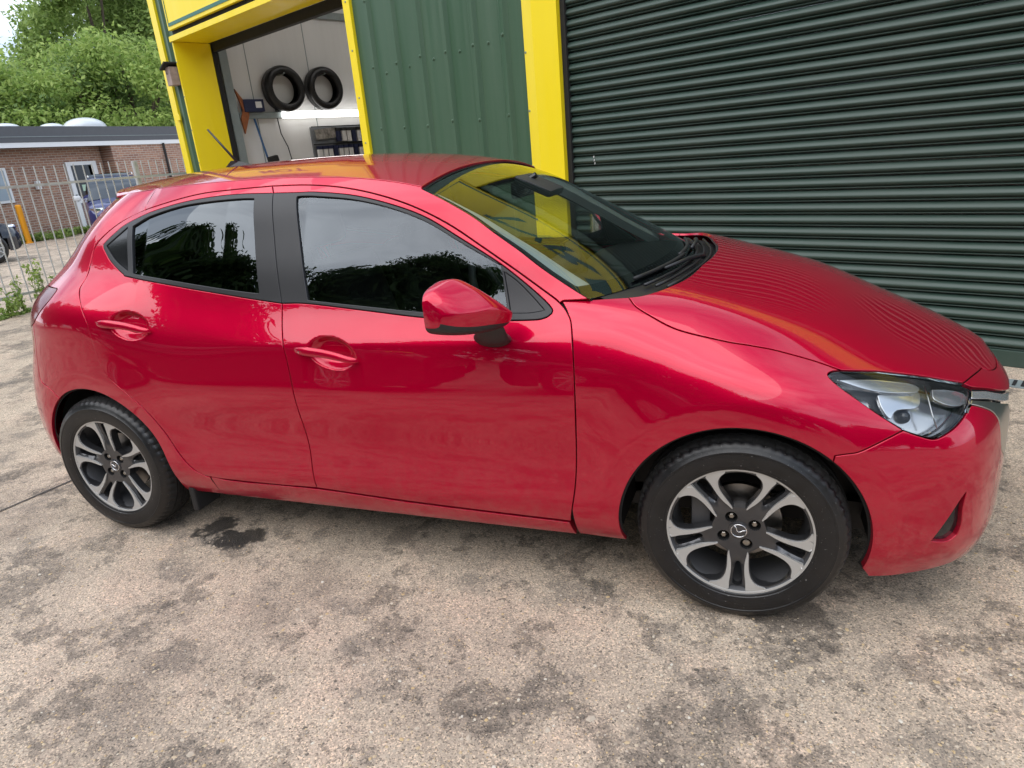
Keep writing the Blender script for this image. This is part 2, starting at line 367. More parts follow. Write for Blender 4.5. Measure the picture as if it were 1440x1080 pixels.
# rear body: horizontal slices that wrap round to the tailgate
_RZ = [.14, .20, .34, .53, .68, .78, .87, 1.0, 1.12, 1.25, 1.37, 1.45]
_RT = np.array([   # per height: five points round the rear corner, then the centre
 [(-1.29, .66), (-1.50, .64), (-1.68, .59), (-1.80, .47), (-1.86, .26), (-1.87, 0)],
 [(-1.30, .742), (-1.56, .712), (-1.74, .655), (-1.865, .525), (-1.925, .29), (-1.935, 0)],
 [(-1.30, .810), (-1.59, .782), (-1.785, .715), (-1.905, .57), (-1.96, .30), (-1.97, 0)],
 [(-1.30, .818), (-1.59, .792), (-1.785, .722), (-1.91, .575), (-1.97, .30), (-1.98, 0)],
 [(-1.30, .825), (-1.57, .794), (-1.755, .715), (-1.885, .565), (-1.955, .30), (-1.967, 0)],
 [(-1.30, .830), (-1.55, .795), (-1.715, .712), (-1.845, .565), (-1.925, .30), (-1.94, 0)],
 [(-1.30, .832), (-1.52, .795), (-1.68, .712), (-1.805, .565), (-1.885, .30), (-1.90, 0)],
 [(-1.285, .809), (-1.48, .772), (-1.63, .695), (-1.76, .555), (-1.845, .30), (-1.86, 0)],
 [(-1.24, .715), (-1.41, .667), (-1.55, .585), (-1.67, .475), (-1.765, .27), (-1.79, 0)],
 [(-1.18, .655), (-1.32, .608), (-1.44, .525), (-1.56, .42), (-1.66, .24), (-1.70, 0)],
 [(-1.08, .582), (-1.20, .535), (-1.315, .462), (-1.43, .37), (-1.54, .21), (-1.60, 0)],
 [(-1.0, .515), (-1.11, .455), (-1.21, .385), (-1.32, .30), (-1.42, .17), (-1.49, 0)]])
_RQ = ncs(_RZ, _RT, np.array(ZL))
RN = []
for x in (-.2, -.45, -.70, -.95):
    RN.append([(x, -wb(x, z), z) for z in ZL])
for k in range(6):
    RN.append([(_RQ[i, k, 0], -(wb(_RQ[i, k, 0], z) if k == 0 else _RQ[i, k, 1]), z) for i, z in enumerate(ZL)])
def rfn(p, u, v):
    x, y, z = p[:, 0].copy(), p[:, 1], p[:, 2]; mk = sstep(x, -1.78, -1.62); dd = (-crease(x, z)+detail(x, z))*mk
    p = p.copy(); p[:, 1] = y-dd; return p
REAR = NetS(RN, 0, 2, 0, 0, -1, .22, .09, 200, 200, rfn)

# roof and windscreen: arches between the two side edges
def rz(x): return ncs([-1.7, -1.5, -1.2, -.8, -.5, -.25, 0, .2, .35], np.array([1.405, 1.443, 1.478, 1.4945, 1.496, 1.489, 1.468, 1.436, 1.40])[:, None], np.asarray(x, float))[:, 0]
def drop(x): return np.interp(x, [-1.7, -1.0, -.2, .25], [.060, .062, .062, .055])
class RoofS(Surf):
    eps = (.002, .002); flip = 1
    def edge(s, x):
        z = rz(x)-drop(x); return Wtot(x, z), z
    def P(s, u, v):          # u = x, v = -1..1 across
        w, ze = s.edge(u); zc = rz(u)
        return np.stack([u+0*v, w*v, zc-(zc-ze)*np.abs(v)**2.3], 1)
    su, sv = 1., .55
ROOF = RoofS(); ROOF.build_bvh(-1.62, .34, 80, -1, 1, 60)
WE_PX = [(593, 265), (623, 280), (663, 303), (696.7, 328), (730, 351.7), (766.7, 380), (806.7, 406.7), (830, 420.7)]
_we = SIDE.px(WE_PX); _we3 = SIDE.P(_we[:, 0], _we[:, 1])
class ScreenS(Surf):
    eps = (.004, .004); flip = 1; su, sv = .9, .65
    c0 = np.array([.262, 0, 1.418]); c1 = np.array([1.085, 0, 1.012])
    tt = np.linspace(0, 1, len(_we3))
    def P(s, u, v):
        E = ncs(s.tt, _we3, u); Cc = s.c0[None]+(s.c1-s.c0)[None]*u[:, None]; Cc[:, 2] += .022*4*u*(1-u)*.8; Cc[:, 0] += .012*4*u*(1-u)
        q = (1-np.abs(v)**2.0)[:, None]; B = E.copy(); B[:, 1] = 0
        o = B+(Cc-B)*q; o[:, 1] = -E[:, 1]*v
        return o
SCREEN = ScreenS(); SCREEN.build_bvh(0, 1, 60, -1, 1, 60)

# ------------------------------------------------------------------ panels
def smooth_line(P, k=8):
    """Catmull-Rom through the points"""
    P = np.asarray(P, float)
    if len(P) < 3: return P
    Q = np.concatenate([[2*P[0]-P[1]], P, [2*P[-1]-P[-2]]]); o = []
    for i in range(1, len(Q)-2):
        a, b, c, d = Q[i-1], Q[i], Q[i+1], Q[i+2]
        for t in np.linspace(0, 1, k, endpoint=False):
            o.append(.5*((2*b)+(-a+c)*t+(2*a-5*b+4*c-d)*t*t+(-a+3*b-3*c+d)*t**3))
    o.append(P[-1]); return np.array(o)
def chain(*ls):
    o = [np.asarray(l, float) for l in ls if len(l)]; R = [o[0]]
    for l in o[1:]:
        R.append(l[1:] if np.linalg.norm(l[0]-R[-1][-1]) < 1e-3 else l)
    R = np.concatenate(R); 
    if np.linalg.norm(R[0]-R[-1]) < 1e-3: R = R[:-1]
    return R
def resample(P, step, sc):
    Q = np.concatenate([P, P[:1]])*sc; o = []
    for a, b in zip(Q[:-1], Q[1:]):
        n = max(1, int(np.ceil(np.linalg.norm(b-a)/step)))
        for t in range(n): o.append(a+(b-a)*t/n)
    o = np.array(o); keep = [0]
    for i in range(1, len(o)):
        if np.linalg.norm(o[i]-o[keep[-1]]) > step*.25: keep.append(i)
    o = o[keep]
    if np.linalg.norm(o[0]-o[-1]) < step*.25: o = o[:-1]
    return o/sc
def inside(pts, poly):
    x, y = pts[:, 0], pts[:, 1]; r = np.zeros(len(pts), bool); a = poly; b = np.roll(poly, -1, 0)
    for (x0, y0), (x1, y1) in zip(a, b):
        if y0 == y1: continue
        c = (y0 > y) != (y1 > y); r ^= c & (x < (x1-x0)*(y-y0)/(y1-y0)+x0)
    return r
def area2(P): 
    x, y = P[:, 0], P[:, 1]; return np.sum(x*np.roll(y, -1)-np.roll(x, -1)*y)
def panel(S, outer, holes=(), step=.02, off=0., gap=.0017, depth=.012, lip=.006, bstep=.009, mirror_join=False, edge_r=.0012, refine=(), weld=None):
    """trim surface S with polygons given in its own parameters -> verts, faces, normals, face material ids"""
    sc = np.array([S.su, S.sv]); loops = []
    for k, lp in enumerate([outer]+list(holes)):
        q = resample(np.asarray(lp, float), bstep, sc)
        if (area2(q) > 0) != (k == 0): q = q[::-1]
        loops.append(q)
    mn, mxx = loops[0].min(0)*sc, loops[0].max(0)*sc
    gx = np.arange(mn[0]+step*.5, mxx[0], step); gy = np.arange(mn[1]+step*.5, mxx[1], step)
    G = np.stack(np.meshgrid(gx, gy, indexing='ij'), -1).reshape(-1, 2)
    for cx, cy, rr, fs_ in refine:
        G = G[np.hypot(G[:, 0]-cx, G[:, 1]-cy) > rr]
        a_ = np.arange(-rr, rr, fs_); q_ = np.stack(np.meshgrid(a_, a_, indexing='ij'), -1).reshape(-1, 2); q_ = q_[np.hypot(q_[:, 0], q_[:, 1]) < rr-fs_*.3]; G = np.concatenate([G, q_+np.array([cx, cy])])
    ok = inside(G, loops[0]*sc)
    for h in loops[1:]: ok &= ~inside(G, h*sc)
    G = G[ok]; B = np.concatenate(loops)*sc
    if len(G):
        dm = np.full(len(G), 9.)
        for c in range(0, len(B), 200):
            dm = np.minimum(dm, np.min(((G[:, None]-B[None, c:c+200])**2).sum(-1), 1))
        G = G[dm > (step*.5)**2]
    pts = np.concatenate([B, G]); E = []; o = 0
    for l in loops:
        n = len(l); E += [(o+i, o+(i+1) % n) for i in range(n)]; o += n
    vs, es, fs, ov, oe, of = delaunay_2d_cdt([Vector(p) for p in pts], E, [], 0, 1e-6)
    V2 = np.array([(v[0], v[1]) for v in vs]); T = np.array([f[:3] for f in fs]); cen = V2[T].mean(1)
    ok = inside(cen, loops[0]*sc)
    for h in loops[1:]: ok &= ~inside(cen, h*sc)
    T = T[ok]; a = V2[T]; ar = (a[:, 1, 0]-a[:, 0, 0])*(a[:, 2, 1]-a[:, 0, 1])-(a[:, 2, 0]-a[:, 0, 0])*(a[:, 1, 1]-a[:, 0, 1])
    T[ar < 0] = T[ar < 0][:, ::-1]; T = T[np.abs(ar) > 1e-12]
    if S.flip < 0: T = T[:, ::-1]
    uv = V2/sc; P, N = S.PN(uv); P = P+N*off
    V = [P]; NN = [N]; Fc = [tuple(t) for t in T]; Mi = [0]*len(Fc); base = len(P); 
    idx = {}
    for i, l in enumerate(ov):
        for j in l: idx[j] = i
    o = 0
    for l in loops:
        n = len(l); I = np.array([idx[o+i] for i in range(n)]); o += n
        p = P[I]; nn = N[I]; t = np.roll(p, -1, 0)-np.roll(p, 1, 0); t /= np.linalg.norm(t, axis=1)[:, None]+1e-12
        b = np.cross(nn, t)*S.flip       # into the panel
        b /= np.linalg.norm(b, axis=1)[:, None]+1e-12
        on_mid = (np.abs(p[:, 1]) < 2e-3) & mirror_join
        if weld is not None: on_mid |= weld(p)
        g = np.where(on_mid, 0., 1.)[:, None]
        b2 = b.copy()
        P[I] = p+b2*(gap+edge_r*2)*g; 
        if mirror_join: P[I, 1] = np.where(np.abs(p[:, 1]) < 2e-3, 0., P[I, 1])
        if depth <= 0: continue
        r1 = p+b2*(gap+edge_r*.5)*g-nn*edge_r*.45; r2 = p+b2*gap*g-nn*edge_r*1.8; r3 = p+b2*gap*g-nn*depth; r4 = p-b2*lip*g-nn*(depth+.0006)
        rows = [(r1, nn*.75-b*.66), (r2, -b), (r3, -b), (r4, nn)]
        prev = I; keep = ~(on_mid & np.roll(on_mid, -1))
        for k, (rp, rn) in enumerate(rows):
            V.append(rp); NN.append(rn); cur = np.arange(base, base+n); base += n
            for i in range(n):
                if not keep[i]: continue
                j = (i+1) % n; q = (prev[i], cur[i], cur[j], prev[j])
                Fc.append(q if S.flip > 0 else q[::-1]); Mi.append(1 if k >= 3 else 0)
            prev = cur
    V = np.concatenate(V); NN = np.concatenate(NN); NN /= np.linalg.norm(NN, axis=1)[:, None]+1e-12
    return V, Fc, NN, Mi
def flipy(pn):
    V, Fc, N, Mi = pn; V = V*np.array([1, -1, 1]); N = N*np.array([1, -1, 1]); return V, [f[::-1] for f in Fc], N, Mi
def merge(*ps):
    V, Fc, N, Mi = [], [], [], []; o = 0
    for a, f, n, mi in ps:
        V.append(a); N.append(n); Fc += [tuple(int(i)+o for i in q) for q in f]; Mi += list(mi); o += len(a)
    return np.concatenate(V), Fc, np.concatenate(N), Mi
def put(name, pn, mats, parent): 
    V, Fc, N, Mi = pn; return mesh_from(name, V, Fc, parent=parent, fmat=Mi, mats=mats, normals=N)
# ------------------------------------------------------------------ the red hatchback
car = empty('hatchback_car', (0, 0, 0), label='red five-door hatchback with alloy wheels parked in front of the roller shutter', cat='car')
RED = [M['red'], M['dark']]
def both(name, pn, mats, parents=(None, None)):
    a = put(name, pn, mats, parents[0] or car); b = put(name, flipy(pn), mats, parents[1] or car); return a, b
sl = smooth_line
# --- traced lines (photo pixels) laid on the side surface
seam_mid = sl(SIDE.px([(446, 686), (437, 640), (422, 585), (408, 530), (400, 495), (396.5, 460), (396.3, 426.5)]))
seam_up = sl(SIDE.px([(384.6, 271.8), (383, 261.5)]))
joint_f = sl(SIDE.px([(383, 261.5), (430, 260), (480, 263.3), (530, 273.3), (580, 290), (630, 315), (680, 348.3), (730, 383.3), (763, 407.3), (785, 424), (798, 440), (804, 462), (807, 520), (809.5, 600), (809, 680), (803, 733)]))
bot_f = sl(SIDE.px([(803, 733), (700, 720.5), (570, 704), (446, 686)]))
mo_bot_f = sl(SIDE.px([(396.3, 426.5), (433, 427), (513, 436.5), (596.7, 446.5), (680, 450.5), (746, 450), (766, 447), (775.5, 441)]))
mo_top_f = sl(SIDE.px([(775.5, 441), (776, 434.5), (763, 420), (730, 391.7), (696.7, 366.7), (646.7, 335), (596.7, 305), (546.7, 286.7), (496.7, 275), (446.7, 270.5), (415, 271), (384.6, 271.8)]))
front_door_poly = chain(seam_mid, mo_bot_f, mo_top_f, seam_up, joint_f, bot_f)
joint_r = sl(SIDE.px([(383, 261.5), (336, 265.8), (280.6, 272.8), (225, 288), (183, 304.7), (150, 328), (131, 353), (124, 384), (114, 402), (111.5, 413), (121, 453), (135, 500), (147.5, 526), (170, 547.5), (200, 572.5), (227.5, 602.5), (250, 635), (272.5, 660), (295, 670.5), (340, 676.5)]))
bot_r = sl(SIDE.px([(340, 676.5), (390, 681.5), (446, 686)]))
mo_bot_r = sl(SIDE.px([(396.3, 426.5), (350, 419.6), (266.7, 405.7), (182, 389.5), (174, 386), (155.6, 367), (145.5, 348.5)]))
mo_top_r = sl(SIDE.px([(145.5, 348.5), (146.5, 343), (160, 329.5), (177.8, 315.3), (211, 299), (252.8, 286), (294.4, 277.8), (336, 273.3), (384.6, 271.8)]))
rear_door_poly = chain(seam_mid, mo_bot_r, mo_top_r, seam_up, joint_r, bot_r)
fd = panel(SIDE, front_door_poly, step=.014, refine=[(CUPS[0][0], CUPS[0][1], .13, .005)])
rd = panel(SIDE, rear_door_poly, step=.014, refine=[(CUPS[1][0], CUPS[1][1], .125, .005)])
fdoor = both('front_door', fd, RED); rdoor = both('rear_door', rd, RED)
# --- black window surrounds and glass
gl_f = chain(SIDE.px([(417.3, 279), (433, 421.8)]), sl(SIDE.px([(433, 421.8), (513, 430.5), (593, 438.5), (680, 443), (713, 443)])), SIDE.px([(713, 443), (704.5, 374)]),
             sl(SIDE.px([(704.5, 374), (646.7, 341), (596.7, 311.5), (546.7, 292.5), (496.7, 281), (446.7, 276.5), (421, 276.3), (417.3, 279)])))
tri_f = chain(SIDE.px([(709, 382), (718, 440.5)]), sl(SIDE.px([(718, 440.5), (745, 440), (766, 436.5)])), sl(SIDE.px([(766, 436.5), (748, 416), (728, 396), (709, 382)])))
sur_f = chain(SIDE.px([(384.6, 272), (396.3, 426.5)]), mo_bot_f, mo_top_f)
GB = [M['black'], M['dark']]
surf_ = panel(SIDE, sur_f, [gl_f, tri_f], step=.02, off=.0015, gap=.0006, depth=.010, lip=.0, bstep=.008)
fs = both('window_surround', surf_, GB, fdoor)
gp = panel(SIDE, gl_f, step=.011, off=-.006, gap=-.006, depth=0)
fg = both('window_glass', gp, [M['glass_f']], fdoor)
both('sail_panel', panel(SIDE, tri_f, step=.02, off=-.0015, gap=.0, depth=.008, lip=0), GB, fdoor)
gl_r = chain(SIDE.px([(187, 318.5), (187, 384.5)]), sl(SIDE.px([(187, 384.5), (266.7, 398.5), (320, 407), (364.5, 412.5)])), SIDE.px([(364.5, 412.5), (357.5, 279.5)]),
             sl(SIDE.px([(357.5, 279.5), (336, 280), (294.4, 284), (252.8, 291), (211, 304.7), (187, 318.5)])))
tri_r = chain(SIDE.px([(150, 346), (180, 319.5)]), SIDE.px([(180, 319.5), (180, 381)]), sl(SIDE.px([(180, 381), (163, 366), (150, 346)])))
sur_r = chain(mo_bot_r, mo_top_r, SIDE.px([(384.6, 272), (396.3, 426.5)]))
both('window_surround', panel(SIDE, sur_r, [gl_r, tri_r], step=.02, off=.0015, gap=.0006, depth=.010, lip=0, bstep=.008), GB, rdoor)
both('window_glass', panel(SIDE, gl_r, step=.011, off=-.006, gap=-.006, depth=0), [M['glass_r']], rdoor)
both('quarter_light', panel(SIDE, tri_r, step=.02, off=-.002, gap=0, depth=.008, lip=0), [M['gblack'], M['dark']], rdoor)
# --- A-pillar / roof rail (side frame) from the door cut up to screen and roof edge
xe = np.linspace(-1.52, float(_we[0, 0]), 60); _rw, _rzz = ROOF.edge(xe)
roof_edge = np.stack([xe, _rzz], 1)
w_edge = sl(_we)
KJ = int(np.argmin(np.abs(joint_r[:80, 0]+1.0))); JX = float(joint_r[KJ, 0])
rail_poly = chain(joint_f[::-1][np.argmin(np.hypot(*(joint_f[::-1]-SIDE.px([(788, 426)])[0]).T)):], joint_r[:KJ+1], [[JX, float(ROOF.edge(np.array([JX]))[1][0])]], roof_edge[xe > JX+.01], w_edge, SIDE.px([(812, 422), (792, 423)]))
WELD = lambda p: ((np.abs(p[:, 0]-JX) < .02) & (p[:, 2] > 1.36)) | ((np.abs(p[:, 0]+.735) < .012) & (p[:, 2] < .312))
both('roof_rail', panel(SIDE, rail_poly, step=.018, weld=WELD), RED)
# --- roof skin, windscreen
_v = np.ones(30); xr_ = np.linspace(-1.30, float(_we[0, 0]), 40)
hv = np.linspace(-1, 1, 30)
def header_x(v): return float(_we[0, 0])+(.262-float(_we[0, 0]))*(1-v*v)
roof_poly = chain(np.stack([xr_, -np.ones(40)], 1), np.stack([header_x(hv), hv], 1), np.stack([xr_[::-1], np.ones(40)], 1), np.stack([-1.30-.24*(1-hv[::-1]**2), hv[::-1]], 1))
put('roof', panel(ROOF, roof_poly, step=.03, gap=.002, depth=.008), RED, car)
sp = chain(np.stack([np.full(30, .0), hv], 1)[::-1], np.stack([np.linspace(0, 1, 30), -np.ones(30)], 1), np.stack([np.ones(30), hv], 1), np.stack([np.linspace(1, 0, 30), np.ones(30)], 1))[::-1]
wscreen = put('windscreen', panel(SCREEN, sp, step=.022, off=-.004, gap=.002, depth=0), [M['glass_w']], car)
bandpoly = chain(np.stack([np.full(30, .0), hv], 1), np.stack([np.linspace(0, 1, 40), np.ones(40)], 1), np.stack([np.ones(30), hv[::-1]], 1), np.stack([np.linspace(1, 0, 40), -np.ones(40)], 1))
hb = np.linspace(-.955, .955, 30)
def soft(t): return t
bandhole = chain(np.stack([.05+0*hb+.03*(hb/.955)**8, hb], 1), np.stack([np.linspace(.08, .86, 30), np.full(30, .955)+.005], 1)[1:], np.stack([.90-.06*np.abs(hb[::-1]/.955)**6, hb[::-1]], 1), np.stack([np.linspace(.86, .08, 30), -np.full(30, .955)-.005], 1)[1:-1])
put('screen_edge_band', panel(SCREEN, bandpoly, [bandhole], step=.03, off=-.0065, gap=.001, depth=0), [M['gblack']], wscreen)
# --- front: fender, bonnet, bumper, lamps (on the FRONT net)
F = FRONT
def rowv(x): return x
hood_shut = sl(F.px([(884, 418), (896.7, 433), (930, 453), (963, 466.7), (1020, 480), (1056.7, 486), (1093, 493), (1143, 506.7), (1184, 520.8)]))
lamp_top = sl(F.px([(1184, 520.8), (1215, 521.3), (1243, 522.5), (1293, 528), (1325, 533), (1355.6, 538)]))
lamp_in = sl(F.px([(1355.6, 538), (1365, 541), (1368, 549), (1367, 562), (1360, 580)]))
lamp_bot = sl(F.px([(1360, 580), (1349, 596), (1335, 608), (1315, 617.5), (1293, 613), (1271, 605)]))
lamp_out = sl(F.px([(1271, 605), (1235, 582), (1201.7, 558.5), (1180, 543), (1167, 531), (1165, 526), (1170, 522.3), (1184, 520.8)]))
fb_seam = sl(F.px([(1172, 641.5), (1190, 639), (1209, 635.6), (1240, 621), (1271, 605)]))
def arch(ax, a0, a1, S, r=.363, n=60, dz=.0, zmin=0):
    t = np.linspace(R_(a0), R_(a1), n); x = ax+r*np.cos(t); z = WZ+dz+r*np.sin(t)*1.0
    return S.side(np.stack([x, z], 1))
af_all = arch(FAX, 195, -16, F, .362)
_p3 = F.P(af_all[:, 0], af_all[:, 1]); pxs = proj(_p3)
ks = int(np.argmin(np.hypot(pxs[:, 0]-1172, pxs[:, 1]-641.5)))
fb_seam[0] = af_all[ks]
front_seam_F = sl(F.side(np.array([SIDE.P(joint_f[:, 0], joint_f[:, 1])[i][[0, 2]] for i in range(len(joint_f)) if joint_f[i, 0] > .74 and joint_f[i, 1] < .975][::4])))
sill_end = F.side([(front_seam_F is not None and .905 or .9, .212), (.76, .214)])
fender_poly = chain(hood_shut, lamp_out[::-1], fb_seam[::-1], af_all[:ks+1][::-1], F.side([(.9, .213)]), F.side([(.775, .216)]), front_seam_F[::-1], F.px([(797, 437), (790, 423.5), (812, 422.3), (830, 421.5), (850, 420)]))
fender = both('front_fender', panel(F, fender_poly, step=.013), RED)
nh = F.nv-1.0; nu = F.nu-1.0
hood_back = sl(F.px([(884, 418), (905, 415), (930, 407.5), (955, 397), (973, 386), (988, 372)]))
_hb = F.P(hood_back[-1:, 0], hood_back[-1:, 1])[0]
hood_back = np.concatenate([hood_back, sl(F.top([(_hb[0], _hb[1]), (_hb[0]+.022, _hb[1]*.55), (_hb[0]+.033, -.004)]))[1:]])
hood_back = np.concatenate([hood_back, [[hood_back[-1][0], nh]]])
nose_cut = sl(F.px([(1355.6, 538), (1370, 526.5), (1381, 517)]))
_nc = F.P(nose_cut[-1:, 0], nose_cut[-1:, 1])[0]
nose_cut2 = sl(F.top([(_nc[0], _nc[1]), (_nc[0]+.035, _nc[1]*.93), (_nc[0]+.075, _nc[1]*.66), (_nc[0]+.095, _nc[1]*.33), (_nc[0]+.1, -.004)]))
nose_cut2[0] = nose_cut[-1]; nose_cut2 = np.concatenate([nose_cut2, [[nose_cut2[-1][0], nh]]])
cl_h = np.stack([np.linspace(nose_cut2[-1][0], hood_back[-1][0], 90), np.full(90, nh)], 1)
hood_poly = chain(hood_shut[::-1], hood_back, cl_h[::-1], nose_cut2[::-1], nose_cut[::-1], lamp_top[::-1])
hp = panel(F, hood_poly, step=.015, mirror_join=True)
put('bonnet', merge(hp, flipy(hp)), RED, car)
# nose panel between bonnet cut and grille, then bumper
gr_top = np.concatenate([sl(F.px([(1357, 540), (1368, 544), (1395, 546.5), (1420, 547.5)])), sl(F.front([(-.33, .646), (-.22, .651), (-.10, .653), (-.004, .653)]))]); gr_top = np.concatenate([gr_top, [[nu, gr_top[-1][1]]]])
nose_poly = chain(nose_cut, nose_cut2, [[nu, nh]], np.stack([np.full(20, nu), np.linspace(nh, gr_top[-1][1], 20)], 1), gr_top[::-1])
np_ = panel(F, nose_poly, step=.02, mirror_join=True)
put('nose_panel', merge(np_, flipy(np_)), RED, car)
gr_px = sl(F.px([(1360, 580), (1363, 573), (1370, 570), (1392, 577), (1402, 586), (1407, 600), (1408, 622)])); _ge = F.P(gr_px[-1:, 0], gr_px[-1:, 1])[0]; print('grille corner', _ge)
gr_side = np.concatenate([gr_px, sl(F.front([(_ge[1]*.97, _ge[2]-.035), (-.345, .37), (-.29, .325), (-.15, .308), (-.004, .305)]))]); gr_side = np.concatenate([gr_side, [[nu, gr_side[-1][1]]]])
bump_bot = sl(F.side([(1.655, .165), (1.72, .163)]))
bl = np.stack([np.linspace(bump_bot[-1][0], nu, 40), np.linspace(bump_bot[-1][1], .12, 40)], 1)
bumper_poly = chain(af_all[ks:], bump_bot, bl, np.stack([np.full(20, nu), np.linspace(.12, gr_side[-1][1], 20)], 1), gr_side[::-1], lamp_bot, fb_seam[::-1])
fog = chain(sl(F.px([(1359, 692), (1350, 705), (1335, 728), (1310.5, 760.5)])), sl(F.px([(1310.5, 760.5), (1322, 761.5), (1334, 760), (1345, 752)])), sl(F.px([(1345, 752), (1351, 738), (1353.5, 715), (1359, 692)])))
bp_ = panel(F, bumper_poly, [fog], step=.02, mirror_join=True, depth=.02)
bumper = put('front_bumper', merge(bp_, flipy(bp_)), RED, car)
both('fog_recess', panel(F, fog, step=.02, off=-.013, gap=-.003, depth=0), [M['gblack']], (bumper, bumper))
lens_poly = chain(lamp_top, lamp_in, lamp_bot, lamp_out)
lamp = (empty('headlight'), empty('headlight'))
for l in lamp: l.parent = car
both('lens', panel(F, lens_poly, step=.02, off=-.001, gap=.002, depth=.010, lip=.008), [M['lens'], M['gblack']], lamp)
# --- rear quarter, tailgate, bumper, tail lamps (on the REAR net)
Rr = REAR; ru = Rr.nu-1.0
def onrear(poly): return Rr.side(np.array([[p[0], p[1]] for p in poly]))
jr = joint_r; k0 = int(np.argmin(np.hypot(jr[:, 0]-RAX-.0, 9*(jr[:, 1] < .6))))
ar_all = arch(RAX, -14, 192, Rr, .366)
jr_low = jr[KJ:19*8+1]; jr_low = jr_low[(jr_low[:, 0] < -.735) | (jr_low[:, 1] > .5)]
rq_door = sl(Rr.side(np.concatenate([jr_low[:-1:6], jr_low[-1:]])))
hatch_line = sl(Rr.rear([(-.365, 1.41), (-.44, 1.33), (-.515, 1.22), (-.57, 1.12), (-.60, 1.065)]))
lampR_top = sl(Rr.px([(80, 405.5), (62, 403.5), (50, 404)]))
tl_front = sl(Rr.px([(80, 405.5), (79, 410), (66.7, 426), (53, 444), (47.5, 455)]))
roofe_r = sl(Rr.side([(JX, rz([JX])[0]-drop(JX)), (-1.2, rz([-1.2])[0]-drop(-1.2)), (-1.29, rz([-1.29])[0]-drop(-1.29)-.004)]))
tl_in = sl(Rr.rear([(-.60, 1.065), (-.50, 1.045), (-.42, 1.02), (-.41, .98), (-.46, .93), (-.56, .89), (-.64, .87)]))
tl_end = tl_front[-1]
bs_ = sl(np.array([tl_end, *Rr.px([(50, 480), (53, 510), (57, 534), (66, 543), (75.5, 551.5)])]))
k2 = int(np.argmin(np.linalg.norm((ar_all-bs_[-1])*np.array([.25, .09]), axis=1))); bs_[-1] = ar_all[k2]
quarter_poly = chain(roofe_r, hatch_line, np.array([hatch_line[-1], tl_front[0]]), tl_front, bs_, ar_all[:k2+1][::-1], Rr.side([(-.893, .214), (-.735, .214)]), rq_door[::-1])
quarter = both('rear_quarter', panel(Rr, quarter_poly, step=.018, weld=WELD), RED)
tl_poly = chain(tl_front[::-1], np.array([tl_front[0], hatch_line[-1]]), tl_in, np.array([tl_in[-1], tl_end]))
M['tail'] = simple('tail_lamp_red', (.13, .0015, .005), .12, spec=.2)
tl = both('tail_light', panel(Rr, tl_poly, step=.02, off=.001, depth=.012), [M['tail'], M['dark']])
hl_v = np.linspace(0, 1, 20)
hatch_poly = chain(hatch_line, tl_in, sl(Rr.rear([(-.64, .87), (-.64, .80), (-.60, .76), (-.3, .745), (-.004, .74)])), np.array([[ru, Rr.rear([(-.004, .74)])[0][1]]]), np.array([[ru, Rr.rear([(-.004, 1.42)])[0][1]]]), Rr.rear([(-.004, 1.42), (-.2, 1.42)]))
rwin = chain(sl(Rr.rear([(-.38, 1.35), (-.44, 1.25), (-.505, 1.13), (-.49, 1.10), (-.40, 1.075), (-.004, 1.065)])), np.array([[ru, Rr.rear([(-.004, 1.065)])[0][1]]]), np.array([[ru, Rr.rear([(-.004, 1.385)])[0][1]]]), sl(Rr.rear([(-.004, 1.385), (-.2, 1.38), (-.34, 1.372), (-.38, 1.35)])))
def clampu(P): P = P.copy(); P[:, 0] = np.minimum(P[:, 0], ru); return P
htp = panel(Rr, clampu(hatch_poly), step=.025, mirror_join=True)
hatch = put('tailgate', merge(htp, flipy(htp)), RED, car)
rwp = panel(Rr, clampu(rwin), step=.03, off=.002, gap=.0, depth=0, mirror_join=True)
put('rear_window', merge(rwp, flipy(rwp)), [M['gblack']], hatch)
rb_low = np.stack([np.linspace(ar_all[-1][0], ru, 30), np.linspace(ar_all[-1][1], .55, 30)], 1)
rb_poly = chain(bs_, ar_all[k2:], rb_low, np.array([[ru, .55], [ru, Rr.rear([(-.004, .73)])[0][1]]]), sl(Rr.rear([(-.004, .733), (-.3, .738), (-.60, .753), (-.64, .793), (-.64, .865)])), np.array([tl_end]))
rbp = panel(Rr, clampu(rb_poly), step=.025, mirror_join=True)
put('rear_bumper', merge(rbp, flipy(rbp)), RED, car)
# rear roof spoiler: a lip that carries the roof skin on over the tailgate glass
V = []; Fc = []; n_ = 28
for i in range(n_+1):
    s_ = (-1+2*i/n_)*.90; xq = -1.295-.24*(1-s_*s_); q = ROOF.P(np.array([xq, xq+.03]), np.array([s_*.97, s_*.97])); dx = .035*(1-.6*s_**2)
    x0, y0, z0 = q[0]; y1 = y0*.97
    for (x, y, z) in ((x0+.03, q[1][1], q[1][2]+.0015), (x0, y0, z0+.002), (x0-dx*.8, y1, z0-.014), (x0-dx, y1, z0-.022), (x0-dx*.97, y1, z0-.030), (x0-.01, y0, z0-.045)): V.append((x, y, z))
for i in range(n_):
    for j in range(6): Fc.append((i*6+j, i*6+(j+1) % 6, (i+1)*6+(j+1) % 6, (i+1)*6+j))
Fc += [tuple(range(6)), tuple(n_*6+j for j in range(6))[::-1]]
MB().add(V, Fc).build('roof_spoiler', M['red'], car, auto=50)
